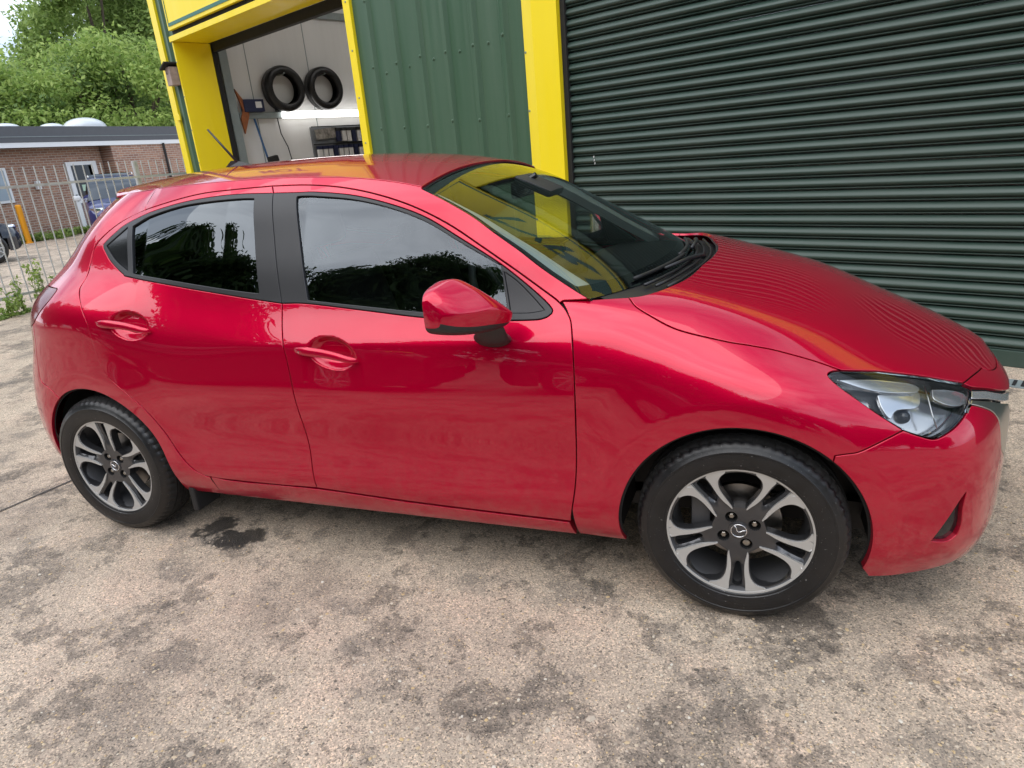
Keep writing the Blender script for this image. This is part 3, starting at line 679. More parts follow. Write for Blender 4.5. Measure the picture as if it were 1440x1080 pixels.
# --- sills
sill_poly = chain(sl(SIDE.px([(340, 678.5), (446, 688.5), (570, 706.5), (700, 723), (801, 735.5)])), SIDE.side([(.765, .212)]), SIDE.side([(.4, .212), (-.3, .212), (-.735, .212)]), [[-.735, float(joint_r[-9:][0][1])-.002]], SIDE.px([(320, 676)]))
both('sill', panel(SIDE, sill_poly, step=.02, depth=.03, gap=.0008, weld=WELD), RED)
print('misses', SIDE.miss, FRONT.miss, REAR.miss)
# ------------------------------------------------------------------ wheels
M['tyre'] = simple('tyre_rubber', (.007, .007, .008), .36, var=.3, vscale=30, bump=.05, bscale=250)
def speck(m):
    nt = m.node_tree; b = nt.nodes['Principled BSDF']; tcn = nd(nt, 'ShaderNodeTexCoord'); n = nd(nt, 'ShaderNodeTexNoise', {'Scale': 150., 'Detail': 3.}); nt.links.new(tcn.outputs['Object'], n.inputs['Vector'])
    r = nd(nt, 'ShaderNodeMapRange', {'From Min': .69, 'From Max': .74, 'To Min': 0., 'To Max': .8}); nt.links.new(n.outputs['Fac'], r.inputs[0]); src = b.inputs['Base Color'].links[0].from_socket
    mc = nd(nt, 'ShaderNodeMixRGB', {2: (.22, .21, .20, 1)}); nt.links.new(r.outputs[0], mc.inputs[0]); nt.links.new(src, mc.inputs[1])
    n2 = nd(nt, 'ShaderNodeTexNoise', {'Scale': 9., 'Detail': 6.}); nt.links.new(tcn.outputs['Object'], n2.inputs['Vector']); r2 = nd(nt, 'ShaderNodeMapRange', {'From Min': .45, 'From Max': .75, 'To Min': 0., 'To Max': .05}); nt.links.new(n2.outputs['Fac'], r2.inputs[0])
    mc2 = nd(nt, 'ShaderNodeMixRGB', {2: (.12, .105, .09, 1)}); nt.links.new(r2.outputs[0], mc2.inputs[0]); nt.links.new(mc.outputs[0], mc2.inputs[1]); nt.links.new(mc2.outputs[0], b.inputs['Base Color'])
speck(M['tyre'])
M['tread'] = simple('tyre_tread', (.014, .0135, .013), .75, var=.3, vscale=25)
M['machined'] = simple('machined_alloy', (.56, .555, .54), .45, .55)
M['gunmetal'] = simple('gunmetal_alloy', (.075, .075, .08), .34, .7, coat=.6)
M['barrel'] = simple('rim_barrel', (.10, .10, .105), .5, .5)
M['steel'] = simple('brake_steel', (.30, .28, .26), .35, 1., var=.2, vscale=20)
M['bolt'] = simple('bolt_metal', (.40, .37, .33), .35, 1.)
def face_h(r): return -.066-.012*np.minimum(1, (np.asarray(r)/.2)**2)
def polar(l, t0=0., s=1): return np.array([(r*math.cos(R_(t0+s*t)), r*math.sin(R_(t0+s*t))) for r, t in l])
def plate(outer, holes, topf, depth, grid=None):
    loops = [resample(np.asarray(outer, float), .004, np.ones(2))]+[resample(np.asarray(h, float), .004, np.ones(2)) for h in holes]
    B = np.concatenate(loops); E = []; o = 0
    for l in loops:
        n = len(l); E += [(o+i, o+(i+1) % n) for i in range(n)]; o += n
    pts = B
    if grid:
        g = np.arange(-.22, .22, grid); G = np.stack(np.meshgrid(g, g, indexing='ij'), -1).reshape(-1, 2); ok = inside(G, loops[0])
        for h in loops[1:]: ok &= ~inside(G, h)
        G = G[ok]; dm = np.min(((G[:, None]-B[None])**2).sum(-1), 1); pts = np.concatenate([B, G[dm > (grid*.5)**2]])
    vs, es, fs, ov, oe, of = delaunay_2d_cdt([Vector(p) for p in pts], E, [], 0, 1e-7)
    V2 = np.array([(v[0], v[1]) for v in vs]); T = np.array([f[:3] for f in fs]); cen = V2[T].mean(1); ok = inside(cen, loops[0])
    for h in loops[1:]: ok &= ~inside(cen, h)
    T = T[ok]; r = np.hypot(V2[:, 0], V2[:, 1]); top = topf(V2, r)
    V = [(x, h, z) for (x, z), h in zip(V2, top)]; Fc = [tuple(t) for t in T]; idx = {}
    for i, l in enumerate(ov):
        for j in l: idx[j] = i
    o = 0
    for l in loops:                       # side walls on their own vertices
        n = len(l); k0 = len(V)
        for i in range(n):
            x, y, z = V[idx[o+i]]; V += [(x, y, z), (x, y+depth, z)]
        Fc += [(k0+2*i, k0+2*((i+1) % n), k0+2*((i+1) % n)+1, k0+2*i+1) for i in range(n)]; o += n
    return V, Fc
ARM = [(.0765, 14.2), (.088, 15.5), (.105, 18.8), (.125, 21.4), (.145, 22.6), (.165, 22.4), (.182, 20.4), (.195, 16.8), (.2035, 12.2), (.2085, 12.0), (.2085, 20), (.2085, 29.2), (.196, 28.8), (.178, 28.2), (.158, 28.2), (.138, 27.8), (.120, 26.6), (.104, 24.2), (.090, 20), (.0785, 16.6)]
OPEN = [(.079, 0), (.079, 8), (.0805, 13.4), (.09, 14.4), (.106, 17.6), (.125, 20.2), (.145, 21.4), (.165, 21.2), (.181, 19.4), (.193, 16), (.2015, 11.5), (.204, 0)]
SLOT = [(.112, 36), (.113, 33.8), (.135, 31.6), (.16, 31.0), (.182, 31.2), (.1965, 31.4), (.2, 36)]
def chaik(P, k=2):
    for _ in range(k):
        Q = np.roll(P, -1, 0); P = np.stack([.75*P+.25*Q, .25*P+.75*Q], 1).reshape(-1, 2)
    return P
def wheel(phase, bolt0, front=True):
    t = empty('wheel'); t.parent = car
    # tyre
    prof = [(.207, -.070), (.212, -.078), (.2155, -.0835), (.2205, -.0862), (.2225, -.0862), (.2245, -.0884), (.240, -.0918), (.258, -.0928), (.268, -.0920), (.2695, -.0932), (.2745, -.0926), (.276, -.0908), (.286, -.0868), (.296, -.0795), (.3035, -.0700), (.3085, -.0590), (.3105, -.0455), (.3112, -.0445), (.3050, -.0435), (.3050, -.0365), (.3120, -.0355), (.3130, -.0120), (.3068, -.0105), (.3068, -.0035), (.3134, -.0020)]
    prof = prof+[(r, -h) for r, h in prof[::-1]]
    def mod(r, h, j):
        k = j % 4
        if k == 0 and r > .294 and abs(h) > .046: return (r-.0055*min(1, (r-.292)/.012), h)
        if k == 2 and r > .309 and .012 < abs(h) < .036: return (r-.004, h)
        return (r, h)
    mb = MB(); mb.lathe(prof, 240, mod=mod); nF = len(mb.F); 
    tread = [1 if max(math.hypot(mb.V[i][0], mb.V[i][2]) for i in f) > .3045 else 0 for f in mb.F]; mb.M = tread
    ty = mb.build('tyre', [M['tyre'], M['tread']], t, auto=32)
    # rim lip and barrel
    rim = MB().lathe([(.2195, -.070), (.2198, -.0790), (.2182, -.0812), (.2135, -.0815), (.2085, -.0800), (.2075, -.0765)], 96).build('rim', M['machined'], t, auto=35)
    MB().lathe([(.2075, -.0775), (.2035, -.070), (.200, -.045), (.193, -.02), (.188, .02), (.190, .075)], 96).build('barrel', M['barrel'], rim, auto=35)
    arms = MB(); body_holes = []
    for k in range(5):
        t0 = phase+72*k
        for sgn in (1, -1):
            V, Fc = plate(chaik(polar(ARM, t0, sgn)), [], lambda p, r: face_h(r)-.001, .010); arms.add(V, Fc)
        op = np.concatenate([polar(OPEN, t0, 1), polar(OPEN[::-1], t0, -1)[1:-1]]); body_holes.append(chaik(op))
        s2 = np.concatenate([polar(SLOT, t0, 1), polar([(r, 72-a) for r, a in SLOT[::-1]], t0, 1)[1:-1]]); body_holes.append(chaik(s2))
    arms.build('spoke_face', M['machined'], rim, auto=30)
    bh = []
    for k in range(4):
        a = R_(bolt0+90*k); c = np.array([.05*math.cos(a), .05*math.sin(a)]); th = np.linspace(0, 2*math.pi, 20, endpoint=False)
        bh.append(c+np.stack([.0185*np.cos(th), .0185*np.sin(th)], 1))
    th = np.linspace(0, 2*math.pi, 100, endpoint=False)
    def bodyh(p, r):
        an = (np.degrees(np.arctan2(p[:, 1], p[:, 0]))-phase) % 72; ds = np.abs(an-36)      # 0 at slot, 36 at opening
        groove = (1-sstep(ds, 3, 10))*sstep(r, .085, .13)
        return face_h(r)+.004+.012*groove+.006*(1-sstep(r, .0, .075))-.004*(1-sstep(r, .03, .09))
    V, Fc = plate(np.stack([.2080*np.cos(th), .2080*np.sin(th)], 1), body_holes+bh, bodyh, .030, grid=.012)
    MB().add(V, Fc).build('spokes', M['gunmetal'], rim, auto=30)
    for k in range(4):
        a = R_(bolt0+90*k); c = (.05*math.cos(a), -.052, .05*math.sin(a)); b = MB()
        lock = (k == 3 and front)
        b.lathe([(.0185, -.006), (.0180, .012), (.0, .012)], 24, c=(c[0], -.056, c[2]), mi=1)
        b.lathe([(.0001, -.007), (.005 if lock else .007, -.007), (.0105 if lock else .0092, -.005), (.0122 if lock else .0100, .0), (.0122 if lock else .0100, .010)], 6 if not lock else 18, c=c)
        b.build('wheel_bolt', [M['bolt'], M['dark']], rim, auto=30)
    cap = MB().lathe([(.0001, -.0665), (.026, -.0662), (.0292, -.0645), (.0302, -.061), (.0302, -.05)], 40).build('centre_cap', M['gunmetal'], rim, auto=40)
    # emblem: oval ring with a winged V
    em = MB(); th = np.linspace(0, 2*math.pi, 32, endpoint=False)
    em.tube([(.0228*math.cos(a), -.0668, .0215*math.sin(a)) for a in th], .0017, 6, closed=True)
    rot = R_(-22 if front else 10)
    def er(x, z): return (x*math.cos(rot)-z*math.sin(rot), -.0670, x*math.sin(rot)+z*math.cos(rot))
    for s in (1, -1):
        em.tube([er(0, -.0045), er(s*.0055, -.0015), er(s*.0105, .006), er(s*.0190, .0115)], [.0016, .002, .0018, .0012], 6)
    em.build('emblem', M['chrome'], cap, smooth=True)
    # brake and hub behind
    d = MB().lathe([(.03, .002), (.125, .002), (.125, .022), (.03, .022)], 48).build('brake_disc', M['steel'], t, auto=40)
    MB().lathe([(.0001, -.035), (.062, -.034), (.066, -.02), (.066, .01)], 40).build('hub', M['barrel'], t, auto=40)
    if front: MB().box((-.115, .0, .03), (.06, .06, .15), bev=.012).build('brake_caliper', M['barrel'], t, auto=40)
    return t
wf = wheel(90, 27, True); wf.location = (FAX, -.7475, WZ+.003)
wr = wheel(54, 40, False); wr.location = (RAX, -.7425, WZ+.003)
def copy_tree(o, parent=None):
    c = o.copy(); COL.objects.link(c); c.parent = parent
    for ch in [x for x in bpy.data.objects if x.parent == o]: copy_tree(ch, c)
    return c
for w, x, y in ((wf, FAX, .7475), (wr, RAX, .7425)):
    c = copy_tree(w, car); c.location = (x, y, WZ+.003); c.rotation_euler = (0, 0, math.pi)
# wheel housings: half barrels above each wheel, with a back wall
for ax, sg in ((FAX, -1), (FAX, 1), (RAX, -1), (RAX, 1)):
    V = []; Fc = []; n = 32; rs = [.364, .375, .375, .37]
    for i in range(n+1):
        a = R_(-9+199*i/n)
        xo = ax+.364*math.cos(a); yo = np.interp(xo, [-1.70, -1.6, -1.3, -.9, .9, 1.3, 1.6, 1.7], [.72, .755, .795, .805, .805, .815, .785, .745])
        for y, r in zip((yo*sg, (yo-.03)*sg, .66*sg, .50*sg), rs): V.append((ax+r*math.cos(a), y, WZ+r*math.sin(a)))
    for i in range(n):
        for j in range(3): Fc.append((i*4+j, i*4+j+1, (i+1)*4+j+1, (i+1)*4+j))
    c = len(V); V.append((ax, .50*sg, WZ)); Fc += [(c, i*4+3, (i+1)*4+3) for i in range(n)]
    MB().add(V, Fc).build('wheel_housing', M['rubber'], car, auto=40)
# underbody and sill inner
ub = MB(); ub.box((.0, 0, .235), (3.5, 1.0, .09)); ub.box((0, 0, .24), (1.74, 1.50, .07)); ub.box((1.78, 0, .25), (.34, 1.1, .10)); ub.box((-1.72, 0, .27), (.32, 1.15, .10))
ub.tube([(-.6, .25, .17), (-1.3, .3, .18), (-1.75, .45, .19)], .03)
ub.build('underbody', M['rubber'], car)
for s in (-1, 1):
    MB().box((-.885, s*.745, .185), (.03, .13, .11), bev=.008).build('mud_flap', M['rubber'], car)

# ------------------------------------------------------------------ trim, lamps, mirrors, interior
# door handles
for (cx, cz), doors in (((-.073, .848), fdoor), ((-.985, .938), rdoor)):
    for k, sg in enumerate((1, -1)):
        V = []; Fc = []; n = 22; mr = 10
        for i in range(n+1):
            s = i/n; x = cx-.128+.256*s; z = cz+.016-.034*s+.010*math.sin(math.pi*s)
            wz = .0125*(1-abs(2*s-1)**4)*(1.25-.5*s)+.0012; d = .012*(1-abs(2*s-1)**4)
            w0 = float((Wbase(np.array([x]), np.array([z]))-crease(np.array([x]), np.array([z])))[0])
            y0 = w0+.010+d*1.25
            for j in range(mr):
                a = 2*math.pi*j/mr; V.append((x, -sg*(y0+.0075*math.cos(a)*(1-abs(2*s-1)**6)), z+wz*math.sin(a)+(-.006)*math.cos(a)))
        for i in range(n):
            for j in range(mr): Fc.append((i*mr+j, i*mr+(j+1) % mr, (i+1)*mr+(j+1) % mr, (i+1)*mr+j))
        Fc += [tuple(range(mr)), tuple(n*mr+j for j in range(mr))]
        h = MB().add(V, Fc).build('door_handle', M['red'], doors[k], auto=70)
        if doors is fdoor and k == 0:
            x = cx-.095; MB().lathe([(.0001, -.0015), (.006, -.001), (.007, .004)], 20, c=(x, -(float(Wbase(np.array([x]), np.array([cz+.012]))[0])+.0235), cz+.012)).build('lock_barrel', M['chrome'], h)
# mirrors
MS = [(-.862, .560, .628, .980, 1.028), (-.885, .522, .636, .968, 1.056), (-.915, .484, .630, .962, 1.090), (-.950, .456, .610, .962, 1.120), (-.985, .440, .580, .967, 1.118), (-1.018, .433, .546, .977, 1.108), (-1.040, .432, .514, .990, 1.096), (-1.052, .434, .486, 1.004, 1.080)]
MSi = ncs(np.arange(len(MS)), np.array(MS), np.linspace(0, len(MS)-1, 40)); V = []
def chaikin(P, k):
    for _ in range(k):
        Q = np.roll(P, -1, 0); P = np.stack([.75*P+.25*Q, .25*P+.75*Q], 1).reshape(-1, 2)
    return P
shp = chaikin(np.array([(0, .02), (.02, 0), (.45, -.02), (.80, .02), (.93, .12), (1.02, .42), (1.0, .50), (.70, .80), (.36, 1.0), (.25, 1.02), (.03, .99), (0, .96)]), 2); nn = len(shp)
for y, x0, x1, z0, z1 in MSi:
    for fx, fz in shp: V.append((x0+fx*(x1-x0), y, z0+fz*(z1-z0)))
k_ = len(MSi); Fc = []; Mi = []
for i in range(k_-1):
    for j in range(nn):
        Fc.append((i*nn+j, i*nn+(j+1) % nn, (i+1)*nn+(j+1) % nn, (i+1)*nn+j)); fx, fz = shp[j]
        Mi.append(1 if (fz < .135+.03*(i/k_) or fx < .045) else 0)
Fc += [tuple(range(nn))[::-1], tuple((k_-1)*nn+j for j in range(nn))]; Mi += [1, 0]
for sg in (1, -1):
    mr_ = empty('door_mirror'); mr_.parent = car
    mm = MB(); mm.V = [(x, y*sg, z) for x, y, z in V]; mm.F = Fc if sg == 1 else [f[::-1] for f in Fc]; mm.M = Mi
    mm.build('mirror_housing', [M['red'], M['black']], mr_, smooth=True)
    b = MB(); ring = []
    for (cx_, cy_, cz_, ax_, az_) in ((.538, -.815, .908, .064, .030), (.545, -.838, .912, .060, .030), (.556, -.862, .935, .050, .030), (.562, -.885, .962, .045, .026), (.562, -.905, .985, .042, .02)):
        ring.append([(cx_+ax_*math.cos(a), sg*(cy_-.010*math.sin(a)), cz_+az_*math.sin(a)) for a in np.linspace(0, 2*math.pi, 24, endpoint=False)])
    Vb = sum(ring, []); b.add(Vb, [(i*24+j, i*24+(j+1) % 24, (i+1)*24+(j+1) % 24, (i+1)*24+j) for i in range(4) for j in range(24)])
    b.build('mirror_foot', M['black'], mr_, auto=60)
    g = MB(); g.add([(x0-.001, sg*y, z) for y, x0, x1, z0, z1 in MSi[6:34] for z in (z0+.022, z1-.022)], [(2*i, 2*i+1, 2*i+3, 2*i+2) for i in range(27)])
    g.build('mirror_glass', M['chrome'], mr_, smooth=True)
# headlamp interior
M['reflector'] = simple('lamp_reflector', (.68, .68, .68), .14, .8)
lampc = F.P(np.array([lens_poly[:, 0].mean()]), np.array([lens_poly[:, 1].mean()]))[0]
M['bowl'] = simple('lamp_bowl_metal', (.42, .42, .42), .18, .85)
both('lamp_bowl', panel(F, lens_poly, step=.03, off=-.060, gap=.004, depth=-1), [M['bowl']], lamp)
both('lamp_wall', (lambda pn: pn)(panel(F, lens_poly, [lens_poly.mean(0)+(lens_poly-lens_poly.mean(0))*.965], step=.03, off=-.012, gap=.001, depth=.05, lip=0)), [M['bowl'], M['gblack']], lamp)
for poly, off, mt, nm in (([(1182, 529), (1240, 528), (1290, 534), (1298, 545), (1262, 548), (1225, 543)], -.020, 'reflector', 'reflector_wing'),
                          ([(1243, 549), (1270, 537), (1300, 541), (1302, 566), (1272, 572), (1262, 586), (1250, 570)], -.030, 'reflector', 'reflector'),
                          ([(1318, 541), (1340, 541), (1364, 547), (1366, 562), (1348, 566), (1322, 556)], -.022, 'reflector', 'inner_reflector'),
                          ([(1276, 596), (1286, 603), (1282, 607), (1272, 600)], -.04, 'chrome', 'reflector_glint')):
    both(nm, panel(F, sl(F.px(poly+poly[:1]), 4)[:-1], step=.015, off=off, gap=0, depth=.01, lip=0), [M[mt], M['gblack']], lamp)
def lamp_pt(x, y, off):
    uv = F.px([(x, y)]); P, N = F.PN(uv); return P[0]-N[0]*off, N[0]
for sg in (1, -1):
    pr = MB(); c, nrm = lamp_pt(1288, 578, .055); bm = bmesh.new(); bmesh.ops.create_uvsphere(bm, u_segments=24, v_segments=14, radius=.019)
    pr.add([(c[0]+v.co.x, (c[1]+v.co.y)*sg, c[2]+v.co.z) for v in bm.verts], [[v.index for v in f.verts] for f in bm.faces]); bm.free()
    pr.build('projector_lens', M['gblack'], lamp[0 if sg == 1 else 1], smooth=True)
    lg = MB(); pts = [lamp_pt(x, y, .02)[0] for x, y in ((1306, 537), (1312, 555), (1318, 578), (1325, 600))]; lg.tube([(p[0], p[1]*sg, p[2]) for p in pts], .0022, 6)
    lg.build('light_guide', M['satin'], lamp[0 if sg == 1 else 1], smooth=True)
# grille: dark recess, slats, chrome wing
gtop = gr_top; gside = gr_side
grille_poly = chain(gr_side, np.stack([np.full(10, nu), np.linspace(gr_side[-1][1], gr_top[-1][1], 10)], 1), gr_top[::-1])
gp_ = panel(F, grille_poly, step=.03, off=-.05, gap=-.004, depth=0, mirror_join=True)
grille = put('grille', merge(gp_, flipy(gp_)), [M['black']], car)
sb = MB()
for k in range(7):
    z = .36+.036*k; hw = np.interp(z, [.32, .42, .53, .585], [.34, .39, .44, .49])
    pts = [(F.P(*F.front([(-abs(y), z)]).T)[0]-np.array([.03, 0, 0]))*np.array([1, np.sign(y) if abs(y) > .01 else 1, 1])*np.array([1, -1 if y > 0 else (-1 if False else 1), 1]) for y in np.linspace(-hw, -.003, 9)]
    pts = [(p[0], -abs(p[1]), p[2]) for p in pts]; pts = pts+[(p[0], -p[1], p[2]) for p in pts[::-1]]
    s1 = MB().tube(pts, .006, 6).build('slat', M['gblack'], grille, smooth=True)
wing_i = np.concatenate([sl(F.px([(1366, 562), (1385, 563.5), (1400, 565), (1418, 567)])), sl(F.front([(-.335, .50), (-.315, .42), (-.275, .365), (-.21, .345), (-.1, .336), (-.004, .334)]))]); wing_i = np.concatenate([wing_i, [[nu, wing_i[-1][1]]]])
wp = panel(F, chain(gr_side, wing_i[::-1]), step=.015, off=.0, gap=.001, depth=.012, lip=0, mirror_join=True, edge_r=.0015)
put('grille_wing', merge(wp, flipy(wp)), [M['satin'], M['dark']], grille)
M['bright'] = simple('bright_trim', (.80, .80, .82), .22, .85)
chs = chain(sl(F.px([(1368, 548.5), (1395, 550), (1421, 551.5)])), sl(F.px([(1421, 562.5), (1398, 561), (1368, 559)])))
both('chrome_strip', panel(F, chs, step=.015, off=-.004, gap=0, depth=.006, lip=0, edge_r=.001), [M['bright'], M['dark']], (grille, grille))
# scuttle (cowl) below the screen, wipers
hbk = F.P(hood_back[:, 0], hood_back[:, 1]); ordr = np.argsort(hbk[:, 1])
V = []; Fc = []; ny = 41
for i in range(ny):
    y = -.70+1.40*i/(ny-1); e = abs(y); xb = np.interp(-e, hbk[ordr, 1], hbk[ordr, 0]); zb = np.interp(-e, hbk[ordr, 1], hbk[ordr, 2])
    v = np.clip(y/.752, -1, 1); a = SCREEN.P(np.array([.985]), np.array([v]))[0]
    V += [(a[0]-.03, y, a[2]+.004), (a[0]+.004, y, a[2]-.012), (a[0]*.5+xb*.5, y, min(a[2], zb)-.028), (xb-.012, y, zb-.034), (xb+.03, y, zb-.05)]
for i in range(ny-1):
    for j in range(4): Fc.append((i*5+j, i*5+j+1, (i+1)*5+j+1, (i+1)*5+j))
cowl = MB().add(V, Fc).build('scuttle_panel', M['black'], car, auto=40)
for k in range(3):
    pts = []
    for i in range(12):
        y = -.55+1.0*i/11; v = y/.752; a = SCREEN.P(np.array([.965]), np.array([v]))[0]; xb = np.interp(-abs(y), hbk[ordr, 1], hbk[ordr, 0]); f = .25+.25*k
        pts.append((a[0]*(1-f)+xb*f, y, a[2]-.008-.012*f+.002))
    MB().tube(pts, .005, 6).build('scuttle_rib', M['black'], cowl, smooth=True)
def on_screen(u, v, h): 
    P, N = SCREEN.PN(np.array([[u, v]])); return P[0]+N[0]*h
for nm, root, tip, bl in (('w', (1.02, -.05), (.975, -.50), 1), ('w', (1.03, .52), (.965, .02), 1)):
    w = empty('wiper'); w.parent = car
    a = on_screen(min(root[0], 1.), root[1], .0)+np.array([.03, 0, .004]); b = on_screen(tip[0], tip[1], .016); mid = (a+b)/2+np.array([.012, 0, .012])
    MB().tube([a, a*.7+mid*.3+np.array([0, 0, .004]), mid, b], [.011, .010, .008, .005], 8).build('wiper_arm', M['black'], w, smooth=True)
    pts = [on_screen(tip[0]-.02, tip[1]+q, .007) for q in np.linspace(-.22, .36, 10)]
    MB().tube(pts, .0065, 6).build('wiper_blade', M['rubber'], w, smooth=True)
# aerial
ae = empty('aerial'); ae.parent = car
V = []; n = 10
MB().add([(-1.06, -.03, 1.475), (-1.06, .03, 1.475), (-.90, .0, 1.487), (-1.02, -.012, 1.516), (-1.02, .012, 1.516), (-.985, 0, 1.512)], [(0, 1, 2), (0, 2, 5, 3), (1, 4, 5, 2), (0, 3, 4, 1), (3, 5, 4)]).build('aerial_foot', M['black'], ae, auto=30)
MB().tube([(-.995, 0, 1.508), (-1.125, 0, 1.662)], [.006, .0045], 8).build('aerial_rod', M['black'], ae, smooth=True)
# inner linings
for sg in (1, -1):
    uu = np.linspace(.03, .93, 30); V = []
    for u_ in uu:
        for v_, h_ in ((.985, -.012), (.90, -.022), (.84, -.040), (.845, -.075)): V.append(tuple(on_screen(u_, sg*v_, h_)))
    MB().add(V, [(i*4+j, i*4+j+1, (i+1)*4+j+1, (i+1)*4+j) for i in range(29) for j in range(3)]).build('pillar_trim', M['lining'], car, auto=50)
both('pillar_lining', panel(SIDE, rail_poly, step=.03, off=-.022, gap=0, depth=0), [M['lining']])
rl = panel(ROOF, roof_poly, step=.05, off=-.025, gap=0, depth=0); put('headlining', rl, [M['lining']], car)
card = np.array([(-1.15, .32), (.80, .32), (.80, .96), (.5, .965), (-.3, 1.0), (-.9, 1.06), (-1.1, 1.05)])
both('door_card', panel(SIDE, card, step=.05, off=-.065, gap=0, depth=0), [M['plastic']], (fdoor[0], fdoor[1]))
it = MB(); it.box((-.3, 0, .33), (2.4, 1.45, .06)); it.box((-1.35, 0, .70), (.5, 1.2, .7), bev=.04)
it.build('cabin_floor', M['plastic'], car)
# dashboard
V = []; Fc = []; prof = [(.98, .93), (.98, 1.000), (.88, 1.012), (.70, 1.000), (.60, .975), (.54, .93), (.55, .84), (.62, .70), (.66, .45)]; ny = 25
for i in range(ny):
    y = -.70+1.4*i/(ny-1); bx = .05*(y/.7)**2; bin_ = .045*math.exp(-((y+.36)/.16)**2)
    for x, z in prof: V.append((x-bx*.8, y, z-.03*(y/.7)**2+(bin_ if .58 < x < .75 else 0)))
k = len(prof); Fc = [(i*k+j, i*k+j+1, (i+1)*k+j+1, (i+1)*k+j) for i in range(ny-1) for j in range(k-1)]
dash = MB().add(V, Fc).build('dashboard', M['plastic'], car, auto=50)
MB().box((.60, -.02, 1.04), (.015, .20, .12), bev=.006, M=Matrix.Rotation(R_(-15), 4, 'Y')).build('centre_screen', M['gblack'], dash)
swh = empty('steering_wheel'); swh.parent = car
T = Matrix.Translation((.40, -.36, .93)) @ Matrix.Rotation(R_(66), 4, 'Y')
th = np.linspace(0, 2*math.pi, 40, endpoint=False); b = MB(); b.tube([tuple(T @ Vector((.18*math.cos(a), .18*math.sin(a), 0))) for a in th], .015, 8, closed=True); b.build('wheel_rim', M['plastic'], swh, smooth=True)
b = MB()
for a in (0, 120, 240): b.tube([tuple(T @ Vector((.03*math.cos(R_(a+180)), .03*math.sin(R_(a+180)), .02))), tuple(T @ Vector((.18*math.cos(R_(a+180)), .18*math.sin(R_(a+180)), 0)))], .014, 6)
b.tube([tuple(T @ Vector((0, 0, .02))), tuple(T @ Vector((0, 0, .35)))], .05, 12); b.build('wheel_hub', M['plastic'], swh, smooth=True)
def seat(x, y, wd_=.50, back=.62, rear=False):
    s = empty('seat'); s.parent = car
    a = MB(); a.box((x, y, .50), (.52, wd_, .16), bev=.05); a.build('seat_cushion', M['fabric'], s, auto=60)
    a = MB(); a.box((x-.34, y, .50+back/2), (.15, wd_, back), bev=.05, M=Matrix.Rotation(R_(-16), 4, 'Y')); a.build('backrest', M['fabric'], s, auto=60)
    for yy in ([y] if not rear else [y-.3, y+.3]):
        a = MB(); a.box((x-.455, yy, .52+back+.10), (.09, .26, .17), bev=.035, M=Matrix.Rotation(R_(-10), 4, 'Y'))
        for q in (-.06, .06): a.tube([(x-.45, yy+q, .45+back), (x-.46, yy+q, .53+back)], .006, 6)
        a.build('headrest', M['fabric'], s, auto=60)
seat(.10, -.36); seat(.10, .36); seat(-.72, 0, 1.20, .55, True)
mi_ = empty('rear_view_mirror'); mi_.parent = car
MB().box((.40, .0, 1.305), (.03, .23, .065), bev=.012).build('mirror_shell', M['gblack'], mi_, auto=50)
MB().tube([(.41, 0, 1.33), (.46, 0, 1.355)], .012, 8).build('mirror_stalk', M['gblack'], mi_)
MB().box((.47, .0, 1.315), (.16, .20, .03), bev=.01, M=Matrix.Rotation(R_(25), 4, 'Y')).build('sensor_cover', M['plastic'], car, auto=50)
# ------------------------------------------------------------------ ground
def stain_mask(nt, pos, spots, seed=0.):
    acc = None
    wn2 = nd(nt, 'ShaderNodeTexNoise', {'Scale': 7., 'Detail': 9., 'Roughness': .72}); nt.links.new(pos, wn2.inputs['Vector'])
    for (x, y, r, st) in spots:
        d = nd(nt, 'ShaderNodeVectorMath', operation='DISTANCE'); nt.links.new(pos, d.inputs[0]); d.inputs[1].default_value = (x, y, 0)
        ad = nd(nt, 'ShaderNodeMath', {1: -.5}, operation='ADD'); nt.links.new(wn2.outputs['Fac'], ad.inputs[0])
        mu = nd(nt, 'ShaderNodeMath', {1: r*4.2}, operation='MULTIPLY'); nt.links.new(ad.outputs[0], mu.inputs[0])
        sm = nd(nt, 'ShaderNodeMath', operation='ADD'); nt.links.new(d.outputs['Value'], sm.inputs[0]); nt.links.new(mu.outputs[0], sm.inputs[1])
        mr = nd(nt, 'ShaderNodeMapRange', {'From Min': r*.6, 'From Max': r*.95, 'To Min': st, 'To Max': 0.}); nt.links.new(sm.outputs[0], mr.inputs[0])
        if acc is None: acc = mr.outputs[0]
        else:
            mxm = nd(nt, 'ShaderNodeMath', operation='MAXIMUM'); nt.links.new(acc, mxm.inputs[0]); nt.links.new(mr.outputs[0], mxm.inputs[1]); acc = mxm.outputs[0]
    return acc
